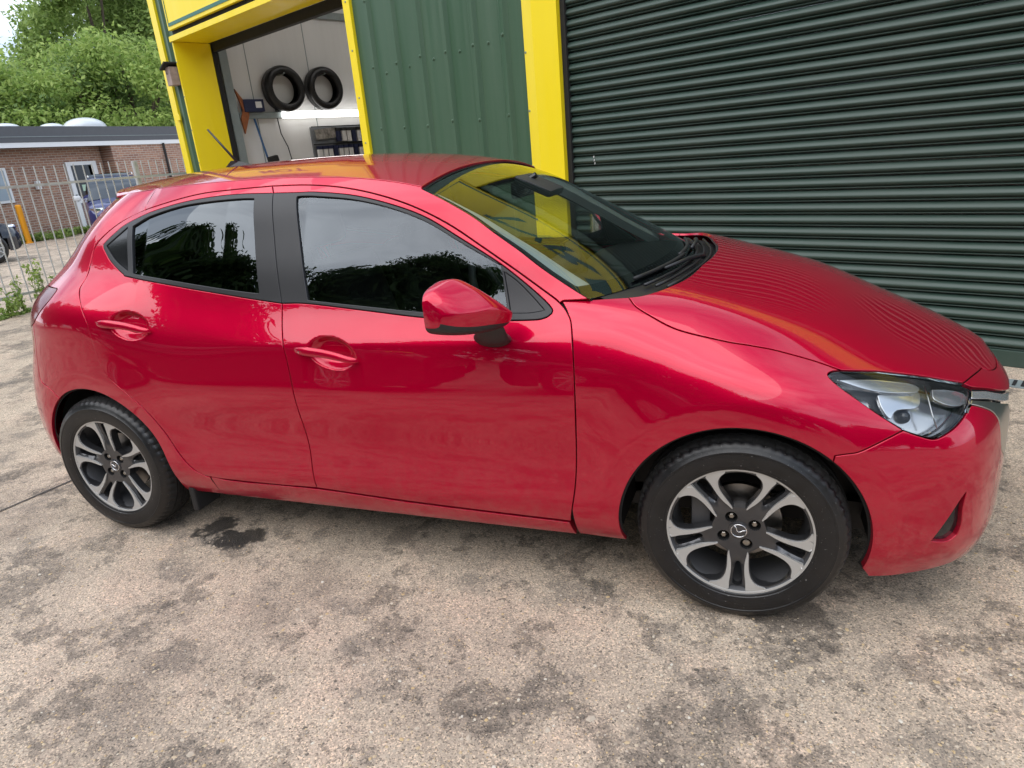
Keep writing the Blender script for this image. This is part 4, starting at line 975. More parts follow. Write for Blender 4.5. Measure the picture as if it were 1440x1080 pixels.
def concrete_mat():
    m, nt, b = nmat('worn_concrete'); lk = nt.links.new
    geo = nd(nt, 'ShaderNodeNewGeometry'); pos = geo.outputs['Position']
    def noise(sc, det=5., ro=.6, dist=0.): 
        n = nd(nt, 'ShaderNodeTexNoise', {'Scale': sc, 'Detail': det, 'Roughness': ro, 'Distortion': dist}); lk(pos, n.inputs['Vector']); return n.outputs['Fac']
    def ramp(fac, stops):
        r = nd(nt, 'ShaderNodeValToRGB'); cr = r.color_ramp
        while len(cr.elements) < len(stops): cr.elements.new(.5)
        for e, (p, c) in zip(cr.elements, stops): e.position = p; e.color = (*c, 1) if len(c) == 3 else c
        lk(fac, r.inputs[0]); return r.outputs[0]
    def mix(f, a, c, mode='MIX'):
        x = nd(nt, 'ShaderNodeMixRGB', blend_type=mode)
        if hasattr(f, 'links'): lk(f, x.inputs[0])
        else: x.inputs[0].default_value = f
        for i, v in ((1, a), (2, c)):
            if hasattr(v, 'links'): lk(v, x.inputs[i])
            else: x.inputs[i].default_value = (*v, 1)
        return x.outputs[0]
    def mul(a, c):
        x = nd(nt, 'ShaderNodeMath', operation='MULTIPLY')
        for i, v in ((0, a), (1, c)):
            if hasattr(v, 'links'): lk(v, x.inputs[i])
            else: x.inputs[i].default_value = v
        return x.outputs[0]
    base = ramp(noise(1.3, 8, .66, .1), [(.32, (.25, .21, .175)), (.46, (.40, .34, .28)), (.66, (.53, .45, .37))])
    pink = ramp(noise(2.7, 3), [(.5, (0, 0, 0)), (.68, (1, 1, 1))]); base = mix(mul(pink, .35), base, (.47, .35, .285))
    st = ramp(noise(3.1, 8, .70, .15), [(.54, (0, 0, 0)), (.62, (1, 1, 1))]); base = mix(mul(st, .66), base, (.185, .165, .145))
    st2 = ramp(noise(8.5, 6, .7, .1), [(.56, (0, 0, 0)), (.66, (1, 1, 1))]); base = mix(mul(st2, .5), base, (.175, .15, .13))
    dk = ramp(noise(1.9, 10, .70, .15), [(.548, (0, 0, 0)), (.562, (1, 1, 1))]); dk2 = ramp(noise(26, 4), [(.32, (.35, .35, .35)), (.58, (1, 1, 1))]); base = mix(mul(mul(dk, dk2), .66), base, (.105, .092, .08))
    dk = ramp(noise(4.6, 10, .70, .1), [(.575, (0, 0, 0)), (.588, (1, 1, 1))]); base = mix(mul(mul(dk, dk2), .62), base, (.10, .087, .076))
    # exposed aggregate
    agg_m = ramp(noise(2.0, 5, .6), [(.36, (.35, .35, .35)), (.6, (1, 1, 1))])
    v = nd(nt, 'ShaderNodeTexVoronoi', {'Scale': 75., 'Randomness': 1.}); lk(pos, v.inputs['Vector'])
    sep = nd(nt, 'ShaderNodeSeparateColor'); lk(v.outputs['Color'], sep.inputs[0])
    peb = ramp(v.outputs['Distance'], [(.16, (1, 1, 1)), (.30, (0, 0, 0))])
    pick = ramp(sep.outputs[1], [(.52, (0, 0, 0)), (.56, (1, 1, 1))])
    pc = ramp(sep.outputs[0], [(0, (.12, .10, .09)), (.25, (.42, .33, .22)), (.5, (.55, .46, .34)), (.72, (.30, .24, .19)), (.9, (.56, .40, .20)), (1., (.65, .60, .52))])
    base = mix(mul(mul(peb, pick), mul(agg_m, .85)), base, pc)
    v2 = nd(nt, 'ShaderNodeTexVoronoi', {'Scale': 240.}); lk(pos, v2.inputs['Vector']); sep2 = nd(nt, 'ShaderNodeSeparateColor'); lk(v2.outputs['Color'], sep2.inputs[0])
    grit = ramp(sep2.outputs[0], [(0, (.30, .30, .30)), (.2, (.78, .78, .78)), (.75, (1.1, 1.1, 1.1)), (1, (1.7, 1.62, 1.5))])
    base = mix(.9, base, grit, 'MULTIPLY')
    pit = ramp(noise(60, 4, .7), [(.28, (.35, .35, .35)), (.40, (1, 1, 1))]); base = mix(.7, base, pit, 'MULTIPLY')
    base = mix(1., base, (1.10, 1.05, .98), 'MULTIPLY')
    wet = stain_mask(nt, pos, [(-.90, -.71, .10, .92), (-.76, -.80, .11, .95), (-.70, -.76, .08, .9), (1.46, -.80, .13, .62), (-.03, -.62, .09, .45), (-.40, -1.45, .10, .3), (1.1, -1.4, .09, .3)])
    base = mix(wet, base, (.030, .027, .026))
    lk(base, b.inputs['Base Color'])
    rr = nd(nt, 'ShaderNodeMapRange', {'From Min': 0., 'From Max': 1., 'To Min': .88, 'To Max': .32}); lk(wet, rr.inputs[0]); lk(rr.outputs[0], b.inputs['Roughness'])
    h1 = nd(nt, 'ShaderNodeMath', operation='ADD'); lk(noise(110, 6, .75), h1.inputs[0]); lk(mul(peb, .5), h1.inputs[1])
    h2 = nd(nt, 'ShaderNodeMath', operation='ADD'); lk(h1.outputs[0], h2.inputs[0]); lk(mul(noise(14, 5, .6), 1.3), h2.inputs[1])
    bp = nd(nt, 'ShaderNodeBump', {'Strength': .55, 'Distance': .008}); lk(h2.outputs[0], bp.inputs['Height']); lk(bp.outputs[0], b.inputs['Normal'])
    return m
M['concrete'] = concrete_mat()
tag(MB().poly([(-120, -90, 0), (90, -90, 0), (90, 120, 0), (-120, 120, 0)]).build('ground', M['concrete']), kind='structure')
# slab joint
M['joint'] = simple('joint_filler', (.06, .055, .05), .9)
jp = [(-2.42, -2.4), (-2.12, -.80), (-1.62, 1.9)]
V = []; 
for x, y in jp: V += [(x-.006, y, .004), (x+.006, y, .004)]
tag(MB().add(V, [(2*i, 2*i+1, 2*i+3, 2*i+2) for i in range(len(jp)-1)]).build('slab_joint', M['joint']), kind='structure')
# loose stones, grit and leaf scraps
M['stone'] = None
def stones():
    m, nt, b = nmat('loose_stone'); oi = nd(nt, 'ShaderNodeNewGeometry'); r = nd(nt, 'ShaderNodeValToRGB'); cr = r.color_ramp
    for _ in range(3): cr.elements.new(.5)
    for e, (p, c) in zip(cr.elements, [(0, (.10, .085, .07)), (.3, (.33, .27, .21)), (.6, (.50, .42, .33)), (.85, (.52, .37, .19)), (1, (.62, .58, .5))]): e.position = p; e.color = (*c, 1)
    nt.links.new(oi.outputs['Random Per Island'], r.inputs[0]); nt.links.new(r.outputs[0], b.inputs['Base Color']); setp(b, rough=.8); return m
M['stone'] = stones()
sb_ = MB(); base_v = [(1, 0, 0), (.3, .9, 0), (-.8, .5, 0), (-.7, -.6, 0), (.4, -.9, 0), (.5, .1, .7), (-.3, .3, .75), (-.1, -.5, .65)]
base_f = [(0, 1, 5), (1, 2, 6), (1, 6, 5), (2, 3, 6), (3, 7, 6), (3, 4, 7), (4, 0, 5), (4, 5, 7), (5, 6, 7)]
cnt = 0
while cnt < 5200:
    px_, py_ = RND.uniform(-40, 1480), RND.uniform(680, 1085)
    g = ground_at(px_, py_)
    if abs(g[1]) < .78 and abs(g[0]) < 2: continue
    s = .0018+.0050*RND.random()**3; a = RND.uniform(0, 6.28); el = RND.uniform(.6, 1.5)
    if RND.random() < .02: s *= 1.8
    sb_.add([(g[0]+s*(x*math.cos(a)-y*el*math.sin(a)), g[1]+s*(x*math.sin(a)+y*el*math.cos(a)), z*s*.6) for x, y, z in base_v], base_f); cnt += 1
tag(sb_.build('loose_grit', M['stone']), 'small loose stones and grit scattered over the concrete', 'gravel', kind='stuff')

# ------------------------------------------------------------------ garage building
WTH = -.3955; WP0 = (2.7702, 1.8053, 0)
M['yellow'] = streaky('yellow_paint', (.93, .72, .005), .36, .10, (7., 7., .4), .5, (.62, .50, .12))
M['green'] = streaky('green_cladding', (.050, .106, .060), .34, .20, (9., 9., .3), .45, (.20, .25, .18))
M['shutter'] = streaky('shutter_green', (.028, .056, .043), .37, .20, (1.6, 1.6, .8), .5, (.18, .18, .16))
M['white_panel'] = streaky('white_panel', (.72, .72, .71), .45, .28, (3., 3., .25), .4, (.42, .40, .37))
M['greysteel'] = simple('grey_steel', (.22, .26, .26), .5, var=.1)
M['signgreen'] = simple('sign_green', (.012, .13, .09), .4)
M['blackmat'] = simple('black_rubber_mat', (.012, .012, .012), .8)
gar = empty('garage_building', WP0, WTH, 'green and yellow metal garage with a dark roller shutter and open bay', 'building')
TOPZ = 5.4
# cladding sheet with trapezoid ribs
def cladding(a0, a1, z0, z1, ribs, d=0., name='cladding'):
    pr = [(a0, 0)]
    for r in ribs: pr += [(r-.052, 0), (r-.022, -.030), (r+.022, -.030), (r+.052, 0)]
    for k in range(len(ribs)-1):
        pass
    pr.append((a1, 0)); pr.sort(key=lambda t: t[0]); V = []
    for a, y in pr: V += [(a, d+y, z0), (a, d+y, z1)]
    return MB().add(V, [(2*i, 2*i+2, 2*i+3, 2*i+1) for i in range(len(pr)-1)]).build(name, M['green'], gar)
ribs = [-5.633, -5.262, -4.905, -4.552, -4.195, -3.837]
cl = cladding(-5.92, -3.58, 0, TOPZ, ribs)
fx = MB()
for a in ribs:
    for z in (.5, 1.15, 1.75, 2.35, 2.95): fx.lathe([(.0001, -.012), (.010, -.010), (.012, -.003), (.016, 0)], 8, c=(a+.0, -.030, z+RND.uniform(-.02, .02)))
for k in range(5):
    for z in (.85, 2.28+.015*k): fx.lathe([(.0001, -.012), (.010, -.010), (.012, -.003), (.016, 0)], 8, c=((ribs[k]+ribs[k+1])/2-.02, 0, z))
tag(fx.build('fixing_screws', M['green'], cl), kind='stuff')
cladding(-3.62, 4.6, 3.05, TOPZ, [-3.3+.36*k for k in range(22)])
cladding(-10.04, -5.9, 3.30, TOPZ, [-9.7+.36*k for k in range(11)], .02)
cladding(-10.40, -10.02, 0, TOPZ, [-10.2])
# yellow posts and flashings
def prism(name, prof, z0, z1, mat, parent=gar, bev=0):
    n = len(prof); V = [(a, d, z0) for a, d in prof]+[(a, d, z1) for a, d in prof]
    return MB().add(V, [tuple(range(n))[::-1], tuple(range(n, 2*n))]+[(i, (i+1) % n, n+(i+1) % n, n+i) for i in range(n)]).build(name, mat, parent)
prism('shutter_post', [(-3.618, .0), (-3.618, -.016), (-3.49, -.055), (-3.234, -.055), (-3.234, .12), (-3.6, .12)], 0, TOPZ, M['yellow'])
prism('corner_flashing', [(-10.535, .1), (-10.535, -.035), (-10.36, -.035), (-10.36, 0.01), (-10.50, .01), (-10.50, .1)], 0, TOPZ, M['yellow'])
prism('bay_edge_flashing', [(-5.985, .12), (-5.985, -.035), (-5.875, -.035), (-5.875, .004), (-5.96, .12)], 0, 3.32, M['yellow'])
prism('bay_jamb', [(-10.055, -.03), (-10.02, -.03), (-10.02, .50), (-10.10, .50), (-10.10, .0), (-10.055, .0)], 0, 3.255, M['yellow'])
MB().box((-8.02, .225, 3.275), (4.10, .52, .03)).build('bay_soffit', M['yellow'], gar)
MB().box((-8.02, -.04, 3.292), (4.11, .02, .068), bev=.003).build('lintel_trim', M['yellow'], gar)
MB().box((-8.0, .01, 3.37), (4.0, .05, .085)).build('lintel_shade_strip', M['blackmat'], gar)  # black strip standing in for the shadow between lintel and sign
pf = MB()
for z in np.arange(.3, 3.2, .45):
    pf.lathe([(.0001, -.008), (.008, -.006), (.011, 0)], 8, c=(-5.93, -.035, z)); pf.lathe([(.0001, -.008), (.008, -.006), (.011, 0)], 8, c=(-10.04, -.03, z)); pf.lathe([(.0001, -.010), (.008, -.008), (.011, 0)], 8, c=(-3.60, -.02, z+.1))
tag(pf.build('flashing_screws', M['greysteel'], gar), kind='stuff')
# small fixings on the corner
MB().box((-10.34, -.05, 2.30), (.12, .02, .085), bev=.004).build('yellow_bracket', M['yellow'], gar)
# roller shutter
sh = empty('roller_shutter'); sh.parent = gar
PIT = .0787
prof = [(.030, 0.0), (.030, .004), (.012, .005), (.002, .0065), (-.002, .0095), (.000, .0130), (.010, .0170), (.010, .0188), (.0005, .0210), (-.0080, .0250), (-.0145, .031), (-.0172, .0375), (-.0165, .043), (-.0125, .050), (-.0060, .0585), (.002, .0665), (.011, .0725), (.018, .0755), (.030, PIT)]
sV = []; a0, a1 = -3.20, 4.30
for d, z in prof: sV += [(a0, d, z), (a1, d, z)]
sm = MB(); sm.add(sV, [(2*i, 2*i+1, 2*i+3, 2*i+2) for i in range(len(prof)-1)])
sl0 = sm.build('slat', M['shutter'], sh, auto=50); sl0.location = (0, .02, .095)
for k in range(1, 38):
    c = sl0.copy(); COL.objects.link(c); c.location = (0, .02+RND.uniform(-.001, .001), .095+PIT*k)
MB().box((.55, .03, .05), (7.5, .05, .10), bev=.006).build('bottom_rail', M['shutter'], sh)
prism('guide_channel', [(-3.235, .09), (-3.235, -.012), (-3.188, -.012), (-3.188, .01), (-3.20, .09)], 0, 3.1, M['blackmat'], sh)
# chipped paint flecks
ch = MB()
for da, z in ((-2.975, 1.345), (-2.972, 1.318), (-2.966, 1.295)): ch.poly([(da-.004, -.0005, z-.009), (da+.004, -.0005, z-.006), (da+.006, -.0005, z+.010), (da-.003, -.0005, z+.006)])
ch.build('paint_chip', simple('bare_chip', (.6, .6, .58), .5), sh)
# threshold drain in front of the shutter
dr = empty('threshold_drain', WP0, WTH, 'narrow slotted drain running along the foot of the roller shutter', 'drain')
MB().box((.6, -.30, .003), (7.4, .13, .006)).build('drain_frame', M['greysteel'], dr)
for k in range(90):
    o = MB().box((0, 0, 0), (.016, .09, .006)).build('grate_bar', M['blackmat'], dr) if k == 0 else None
    if k == 0: g0 = o
    else: o = g0.copy(); COL.objects.link(o)
    o.location = (-1.9+k*.04, -.30, .0075)
# signs
def text_mesh(name, s, size, mat, parent, loc, rot):
    cu = bpy.data.curves.new(name, 'FONT'); cu.body = s; cu.size = size; cu.extrude = .003; cu.space_character = 1.05; cu.offset = .012
    o = bpy.data.objects.new(name, cu); COL.objects.link(o); dg = bpy.context.evaluated_depsgraph_get(); me = bpy.data.meshes.new_from_object(o.evaluated_get(dg))
    bpy.data.objects.remove(o); me.materials.clear(); q = link(name, me, parent, mat); q.location = loc; q.rotation_euler = rot; return q
def sign(a0, a1, z0, z1, label, texts, d=-.075):
    sg = empty('fascia_sign', tuple(np.array(WP0)), WTH, label, 'sign')
    MB().box(((a0+a1)/2, d+.03, (z0+z1)/2), (a1-a0, .05, z1-z0), bev=.006).build('sign_board', M['yellow'], sg)
    b = .045; w = .04; y = d+.002
    for (ca, cz, la, lz) in (((a0+a1)/2, z0+b+w/2, a1-a0-2*b, w), ((a0+a1)/2, z1-b-w/2, a1-a0-2*b, w), (a0+b+.006, (z0+z1)/2, .012, z1-z0-2*b), (a1-b-.006, (z0+z1)/2, .012, z1-z0-2*b)):
        MB().box((ca, y, cz), (la, .006, lz)).build('border_line', M['signgreen'], sg)
    for s, size, a, z in texts: text_mesh('lettering', s, size, M['signgreen'], sg, (a, y, z), (math.pi/2, 0, 0))
    return sg
sign(-9.99, -6.02, 3.385, 4.55, 'yellow fascia sign with a green border line over the open bay', [('MOT', .62, -8.9, 3.72)])
sign(-3.55, 3.6, 3.35, 4.55, 'long yellow fascia sign above the dark roller shutter', [('TYRES', .62, -2.2, 3.68)])
# bird box on the corner strip
bb = empty('bird_box', tuple(np.array(WP0)), WTH, 'small weathered wooden bird box fixed high beside the open bay', 'bird box')
M['wood'] = simple('weathered_wood', (.34, .26, .23), .8, var=.2, vscale=20)
MB().box((-10.165, -.075, 2.83), (.15, .12, .24), bev=.004).build('box_body', M['wood'], bb)
MB().box((-10.165, -.10, 2.965), (.20, .20, .02), M=Matrix.Rotation(R_(-22), 4, 'Y')).build('box_roof', M['blackmat'], bb)
MB().lathe([(.0001, 0), (.016, 0)], 16, c=(-10.19, -.137, 2.87)).build('entrance_hole', M['blackmat'], bb)
# side and back walls, roof
MB().box((-10.47, 5.1, TOPZ/2), (.05, 10, TOPZ)).build('side_wall', M['green'], gar)
MB().box((-3., 5.0, TOPZ+.06), (15.3, 10.4, .12)).build('roof_deck', M['greysteel'], gar)
MB().box((4.62, 5.1, TOPZ/2), (.05, 10, TOPZ)).build('end_wall', M['green'], gar)
# bay interior
MB().box((-10.20, 4.3, 2.2), (.06, 7.6, 4.4)).build('bay_wall', M['white_panel'], gar)
for d in (1.10, 2.17, 3.24, 4.3): MB().box((-10.168, d, 2.2), (.006, .012, 4.4)).build('panel_joint', M['greysteel'], gar)
MB().box((-8.1, 8.1, 2.2), (4.6, .06, 4.4)).build('bay_back_wall', M['white_panel'], gar)
MB().box((-5.75, 4.2, 2.2), (.06, 8.0, 4.4)).build('bay_partition', M['white_panel'], gar)
MB().box((-8.0, 4.3, 4.42), (4.5, 7.6, .05)).build('bay_ceiling', M['white_panel'], gar)
MB().box((-10.15, 2.9, 3.78), (.12, 1.9, .10)).build('ceiling_beam', M['greysteel'], gar)
MB().box((-10.06, .545, 1.65), (.10, .07, 3.3)).build('bay_door_frame', M['blackmat'], gar)
MB().box((-8.02, .56, 3.21), (4.0, .08, .12)).build('bay_door_head', M['blackmat'], gar)
MB().box((-10.10, .68, 1.8), (.10, .13, 3.6)).build('steel_column', M['greysteel'], gar)
wl = lambda nm, lab, cat, grp=None: empty(nm, tuple(np.array(WP0)), WTH, lab, cat, grp)
for (d, z, rr, lab) in ((1.585, 2.655, .345, 'used black tyre hung on the bay wall beside a blue parts box'), (2.335, 2.665, .335, 'used black tyre hung on the bay wall, the further one from the column')):
    t = wl('tyre_casing', lab, 'tyre', 'tyres hung on the workshop wall'); k = rr/.3134
    pr = [(.207, -.07), (.2155, -.0835), (.24, -.0918), (.262, -.0925), (.286, -.0868), (.3035, -.07), (.3095, -.05), (.305, -.043), (.305, -.037), (.312, -.035), (.3134, 0)]; pr = pr+[(r, -h) for r, h in pr[::-1][1:]]
    MB().lathe([(r*k, h*k*1.05) for r, h in pr]+[(.200*k, .06*k), (.262*k, .075*k), (.285*k, 0), (.262*k, -.075*k), (.200*k, -.06*k), (.207*k, -.07*k)], 64, c=(-10.06, d, z), axis='X').build('tyre_carcass', M['tyre'], t, auto=35)
    MB().tube([(-10.17, d, z+rr*.62), (-10.0, d, z+rr*.62), (-9.96, d, z+rr*.66)], .010, 6).build('wall_hook', M['greysteel'], t)
tl_ = wl('tube_light', 'bright white fluorescent tube light on the bay wall below the tyres', 'lamp')
mt, nt_, b_ = nmat('lit_tube'); setp(b_, col=(1, 1, 1), emi=(1, .98, .95), emis=3.2)
MB().box((-10.06, 2.34, 2.275), (.075, 1.72, .105), bev=.03).build('diffuser', mt, tl_, auto=60)
MB().box((-10.13, 2.34, 2.275), (.07, 1.74, .07)).build('housing', M['white_panel'], tl_)
cl_ = wl('added_fill_tube', 'added unseen tube light under the workshop bay ceiling that brightens the interior', 'lamp')  # added lamp out of view, brightens the bay beyond what the wall tube gives
mt2, nt2, b2_ = nmat('added_fill_glow'); setp(b2_, col=(1, 1, 1), emi=(1, .98, .95), emis=6.)
MB().box((-8.0, 3.2, 4.2), (.12, 3.6, .08), bev=.02).build('diffuser', mt2, cl_, auto=60); MB().box((-8.0, 3.2, 4.28), (.16, 3.7, .08)).build('housing', M['white_panel'], cl_)
for d_ in (1.6, 4.8): MB().tube([(-8.0, d_, 4.31), (-8.0, d_, 4.42)], .01, 6).build('hanger', M['greysteel'], cl_)
tr = wl('wall_trunking', 'grey metal trunking along the bay wall holding a parts box', 'trunking'); MB().box((-10.13, 1.15, 2.28), (.08, .75, .09), bev=.004).build('trunk', M['greysteel'], tr)
px_b = wl('parts_box', 'dark blue cardboard parts box sitting on the wall trunking', 'box')
M['navy'] = simple('navy_card', (.012, .018, .06), .6)
MB().box((-10.10, 1.02, 2.42), (.13, .33, .18), bev=.004).build('carton', M['navy'], px_b); MB().box((-10.031, 1.09, 2.43), (.004, .10, .09)).build('carton_label', M['white_panel'], px_b)
br = wl('orange_bracket', 'rusty orange angled bracket sticking out by the steel column', 'bracket')
M['rust'] = simple('rusty_orange', (.28, .09, .03), .8, var=.3, vscale=20)
MB().add([(-10.06, .76, 2.66), (-10.06, .92, 2.42), (-10.06, .92, 2.28), (-10.06, .80, 2.02), (-10.06, .78, 2.24), (-10.06, .84, 2.36), (-10.10, .76, 2.66), (-10.10, .92, 2.42), (-10.10, .92, 2.28), (-10.10, .80, 2.02), (-10.10, .78, 2.24), (-10.10, .84, 2.36)], [(0, 1, 2, 3, 4, 5), (11, 10, 9, 8, 7, 6)]+[(i, (i+1) % 6, 6+(i+1) % 6, 6+i) for i in range(6)]).build('bracket_plate', M['rust'], br)
mop = wl('brush_pole', 'blue broom handle standing against the bay wall', 'broom'); M['blue'] = simple('blue_handle', (.02, .09, .22), .5)
MB().tube([(-10.12, 1.02, 2.24), (-10.0, 1.13, 1.20)], .016, 8).build('handle', M['blue'], mop, smooth=True); MB().box((-9.99, 1.14, 1.62), (.10, .16, .10), bev=.02, M=Matrix.Rotation(R_(10), 4, 'X')).build('brush_head', M['blackmat'], mop)
cb = wl('power_cable', 'black power cable hanging down the bay wall under the tube light', 'cable')
MB().tube([(-10.13, 1.42, 2.40), (-10.12, 1.42, 2.20), (-10.13, 1.44, 2.0), (-10.13, 1.52, 1.8), (-10.13, 1.55, 1.6), (-10.13, 1.53, 1.3)], .009, 6).build('cable', M['blackmat'], cb, smooth=True)
rk = wl('parts_rack', 'wall rack packed with white and dark blister packs', 'rack')
MB().box((-10.155, 2.55, 1.78), (.02, 1.1, .60)).build('rack_back', simple('rack_grey', (.16, .17, .18), .6), rk)
for zz in (2.08, 1.80, 1.50): MB().box((-10.10, 2.55, zz), (.03, 1.1, .015)).build('rack_rail', M['blackmat'], rk)
for row, z in enumerate((1.93, 1.65)):
    for k in range(10):
        if row == 0 and k < 4: continue
        d = 2.08+.105*k; mtl = M['white_panel'] if RND.random() < .7 else M['navy']
        MB().box((-10.09, d, z-RND.uniform(0, .02)), (.05, .08, .19), bev=.006).build('blister_pack', mtl, rk); MB().box((-10.085, d, z+.095), (.052, .082, .05)).build('pack_header', M['navy'] if row else M['blackmat'], rk)
MB().box((-10.12, 2.28, 1.97), (.02, .42, .16), M=Matrix.Rotation(R_(4), 4, 'X')).build('poster_card', simple('card_print', (.30, .28, .25), .6, var=.6, vscale=14), rk)
# ------------------------------------------------------------------ fence
M['galv'] = simple('galvanised', (.55, .56, .56), .5, .2, var=.15, vscale=12)
fe = empty('railing_fence', (-7.6, 3.0, 0), 0, 'galvanised vertical bar railing fence at the edge of the yard', 'fence')
b0 = MB().box((0, 0, .93), (.013, .013, 1.66), bev=.003).build('bar', M['galv'], fe); b0.location = (0, -2.2, 0)
for k in range(1, 76):
    c = b0.copy(); COL.objects.link(c); c.location = (RND.uniform(-.003, .003), -2.2+.142*k, RND.uniform(-.012, .012))
for z in (.22, 1.53): MB().box((.02, 3.1, z), (.012, 10.8, .032)).build('rail', M['galv'], fe)
for y in (-2.3, 2.55, 6.9): MB().box((-.05, y, .88), (.06, .06, 1.76), bev=.004).build('fence_post', M['galv'], fe)
# ------------------------------------------------------------------ brick building
def brick_mat():
    m, nt, b = nmat('brick_wall'); lk = nt.links.new; tcn = nd(nt, 'ShaderNodeTexCoord'); mpn = nd(nt, 'ShaderNodeMapping'); mpn.inputs['Rotation'].default_value = (0, 0, 0)
    sx = nd(nt, 'ShaderNodeSeparateXYZ'); cb = nd(nt, 'ShaderNodeCombineXYZ'); lk(tcn.outputs['Object'], sx.inputs[0]); lk(sx.outputs['Y'], cb.inputs['X']); lk(sx.outputs['Z'], cb.inputs['Y'])
    br = nd(nt, 'ShaderNodeTexBrick', {'Scale': 1., 'Mortar Size': .009, 'Brick Width': .225, 'Row Height': .075, 'Bias': 0., 'Color1': (.26, .135, .095, 1), 'Color2': (.40, .22, .145, 1), 'Mortar': (.46, .40, .35, 1)}); lk(cb.outputs[0], br.inputs['Vector'])
    lk(br.outputs['Color'], b.inputs['Base Color']); setp(b, rough=.85); bp = nd(nt, 'ShaderNodeBump', {'Strength': .6, 'Distance': .01}); inv = nd(nt, 'ShaderNodeMath', {0: 1.}, operation='SUBTRACT'); lk(br.outputs['Fac'], inv.inputs[1]); lk(inv.outputs[0], bp.inputs['Height']); lk(bp.outputs[0], b.inputs['Normal'])
    return m
M['brick'] = brick_mat(); M['white'] = simple('white_upvc', (.75, .76, .77), .4); M['felt'] = simple('grey_fascia', (.085, .09, .10), .6, var=.1); M['pane'] = simple('dark_pane', (.03, .035, .04), .05)
M['dome'] = simple('dome_acrylic', (.55, .58, .60), .25)
bk = empty('brick_building', (-20.2, 14, 0), 0, 'low brick building with a grey fascia and white door behind the railings', 'building')
def bbx(nm, x, y, z, dx, dy, dz, mat, par=bk, bev=0): return MB().box((x, y-14, z), (dx, dy, dz), bev=bev).build(nm, mat, par)
wall = bbx('wall', -.15, 9.6, 1.4, .3, 12.4, 2.8, M['brick']); bbx('wall', .10, 21.0, 1.4, .8, 10.3, 2.8, M['brick'])
bbx('roof', -5., 16, 2.95, 9.5, 26.2, .3, M['felt'])
fa = bbx('fascia_board', .52, 16, 3.09, .04, 26.2, .46, M['felt']); bbx('fascia_joint', .545, 16, 3.02, .012, 26.2, .02, M['greysteel'], fa)
bbx('white_trim', .50, 16, 2.785, .06, 26.2, .14, M['white']); bbx('soffit', .2, 16, 2.74, .6, 26.2, .03, M['felt'])
for (y, r, hh) in ((13.4, .42, .14), (15.0, .38, .15), (16.25, .68, .34)):
    MB().lathe([(r*1.05, 0), (r*1.0, .05)]+[(r*math.cos(a), .05+hh*math.sin(a)) for a in np.linspace(.05, 1.55, 8)], 32, c=(-.9, y-14, 3.34), axis='Z').build('roof_dome', M['dome'], bk, auto=60)
dw = bbx('door', .03, 14.92, 1.12, .06, 1.14, 2.28, M['white'], bev=.01)
bbx('door_pane', .063, 14.9, 1.62, .01, .78, 1.05, M['pane'], dw); bbx('door_pane', .063, 14.9, .55, .01, .78, .78, simple('door_panel', (.10, .11, .13), .4), dw)
bbx('door_notice', .07, 14.85, 1.42, .004, .26, .20, simple('notice_green', (.45, .62, .48), .7), dw); bbx('door_blind', .066, 15.22, 1.62, .004, .13, 1.0, simple('blind_cream', (.6, .5, .35), .8), dw); bbx('door_handle', .09, 14.42, 1.12, .03, .04, .22, M['greysteel'], dw)
wi = bbx('window', .03, 11.55, 1.68, .06, 1.6, 1.02, M['white'], bev=.01); bbx('window_pane', .063, 11.55, 1.68, .01, 1.44, .86, simple('curtain_glass', (.35, .42, .48), .08), wi)
MB().tube([(.56, 18.1-14, 2.74), (.56, 18.08-14, 0)], .04, 10).build('downpipe', M['blackmat'], bk, smooth=True)
bbx('wall_lamp', .08, 13.2, 1.62, .12, .14, .26, M['white'], bev=.02)
# bollard
bo = empty('bollard', (-19.18, 11.7, 0), 0, 'orange yellow bollard post in front of the brick wall', 'bollard'); M['orange'] = simple('bollard_orange', (.80, .33, .01), .5, var=.08)
MB().lathe([(.0001, 1.12), (.06, 1.115), (.078, 1.09), (.08, 1.05), (.08, 0)], 20, axis='Z').build('bollard_tube', M['orange'], bo, auto=50)
MB().lathe([(.11, 0), (.11, .03), (.08, .035)], 20, axis='Z').build('bollard_base', M['orange'], bo, auto=40)
# ------------------------------------------------------------------ plants
def leaf_mat(name, c1, c2):
    m, nt, b = nmat(name); g = nd(nt, 'ShaderNodeNewGeometry'); r = nd(nt, 'ShaderNodeValToRGB'); r.color_ramp.elements[0].color = (*c1, 1); r.color_ramp.elements[1].color = (*c2, 1)
    nt.links.new(g.outputs['Random Per Island'], r.inputs[0]); nt.links.new(r.outputs[0], b.inputs['Base Color']); setp(b, rough=.55, spec=.3)
    tl = nd(nt, 'ShaderNodeBsdfTranslucent'); nt.links.new(r.outputs[0], tl.inputs[0]); mxs = nd(nt, 'ShaderNodeMixShader', {0: .45}); out = nt.nodes['Material Output']
    nt.links.new(b.outputs[0], mxs.inputs[1]); nt.links.new(tl.outputs[0], mxs.inputs[2]); nt.links.new(mxs.outputs[0], out.inputs[0]); return m
M['leaf'] = leaf_mat('leaf_green', (.16, .25, .06), (.36, .47, .14)); M['leaf2'] = leaf_mat('leaf_dark', (.12, .20, .06), (.26, .36, .12)); M['leaf4'] = leaf_mat('leaf_shade', (.035, .075, .02), (.085, .14, .035)); M['leaf3'] = leaf_mat('leaf_bright', (.19, .30, .06), (.40, .50, .14)); M['bark'] = simple('bark', (.10, .075, .055), .9, var=.3, vscale=10)
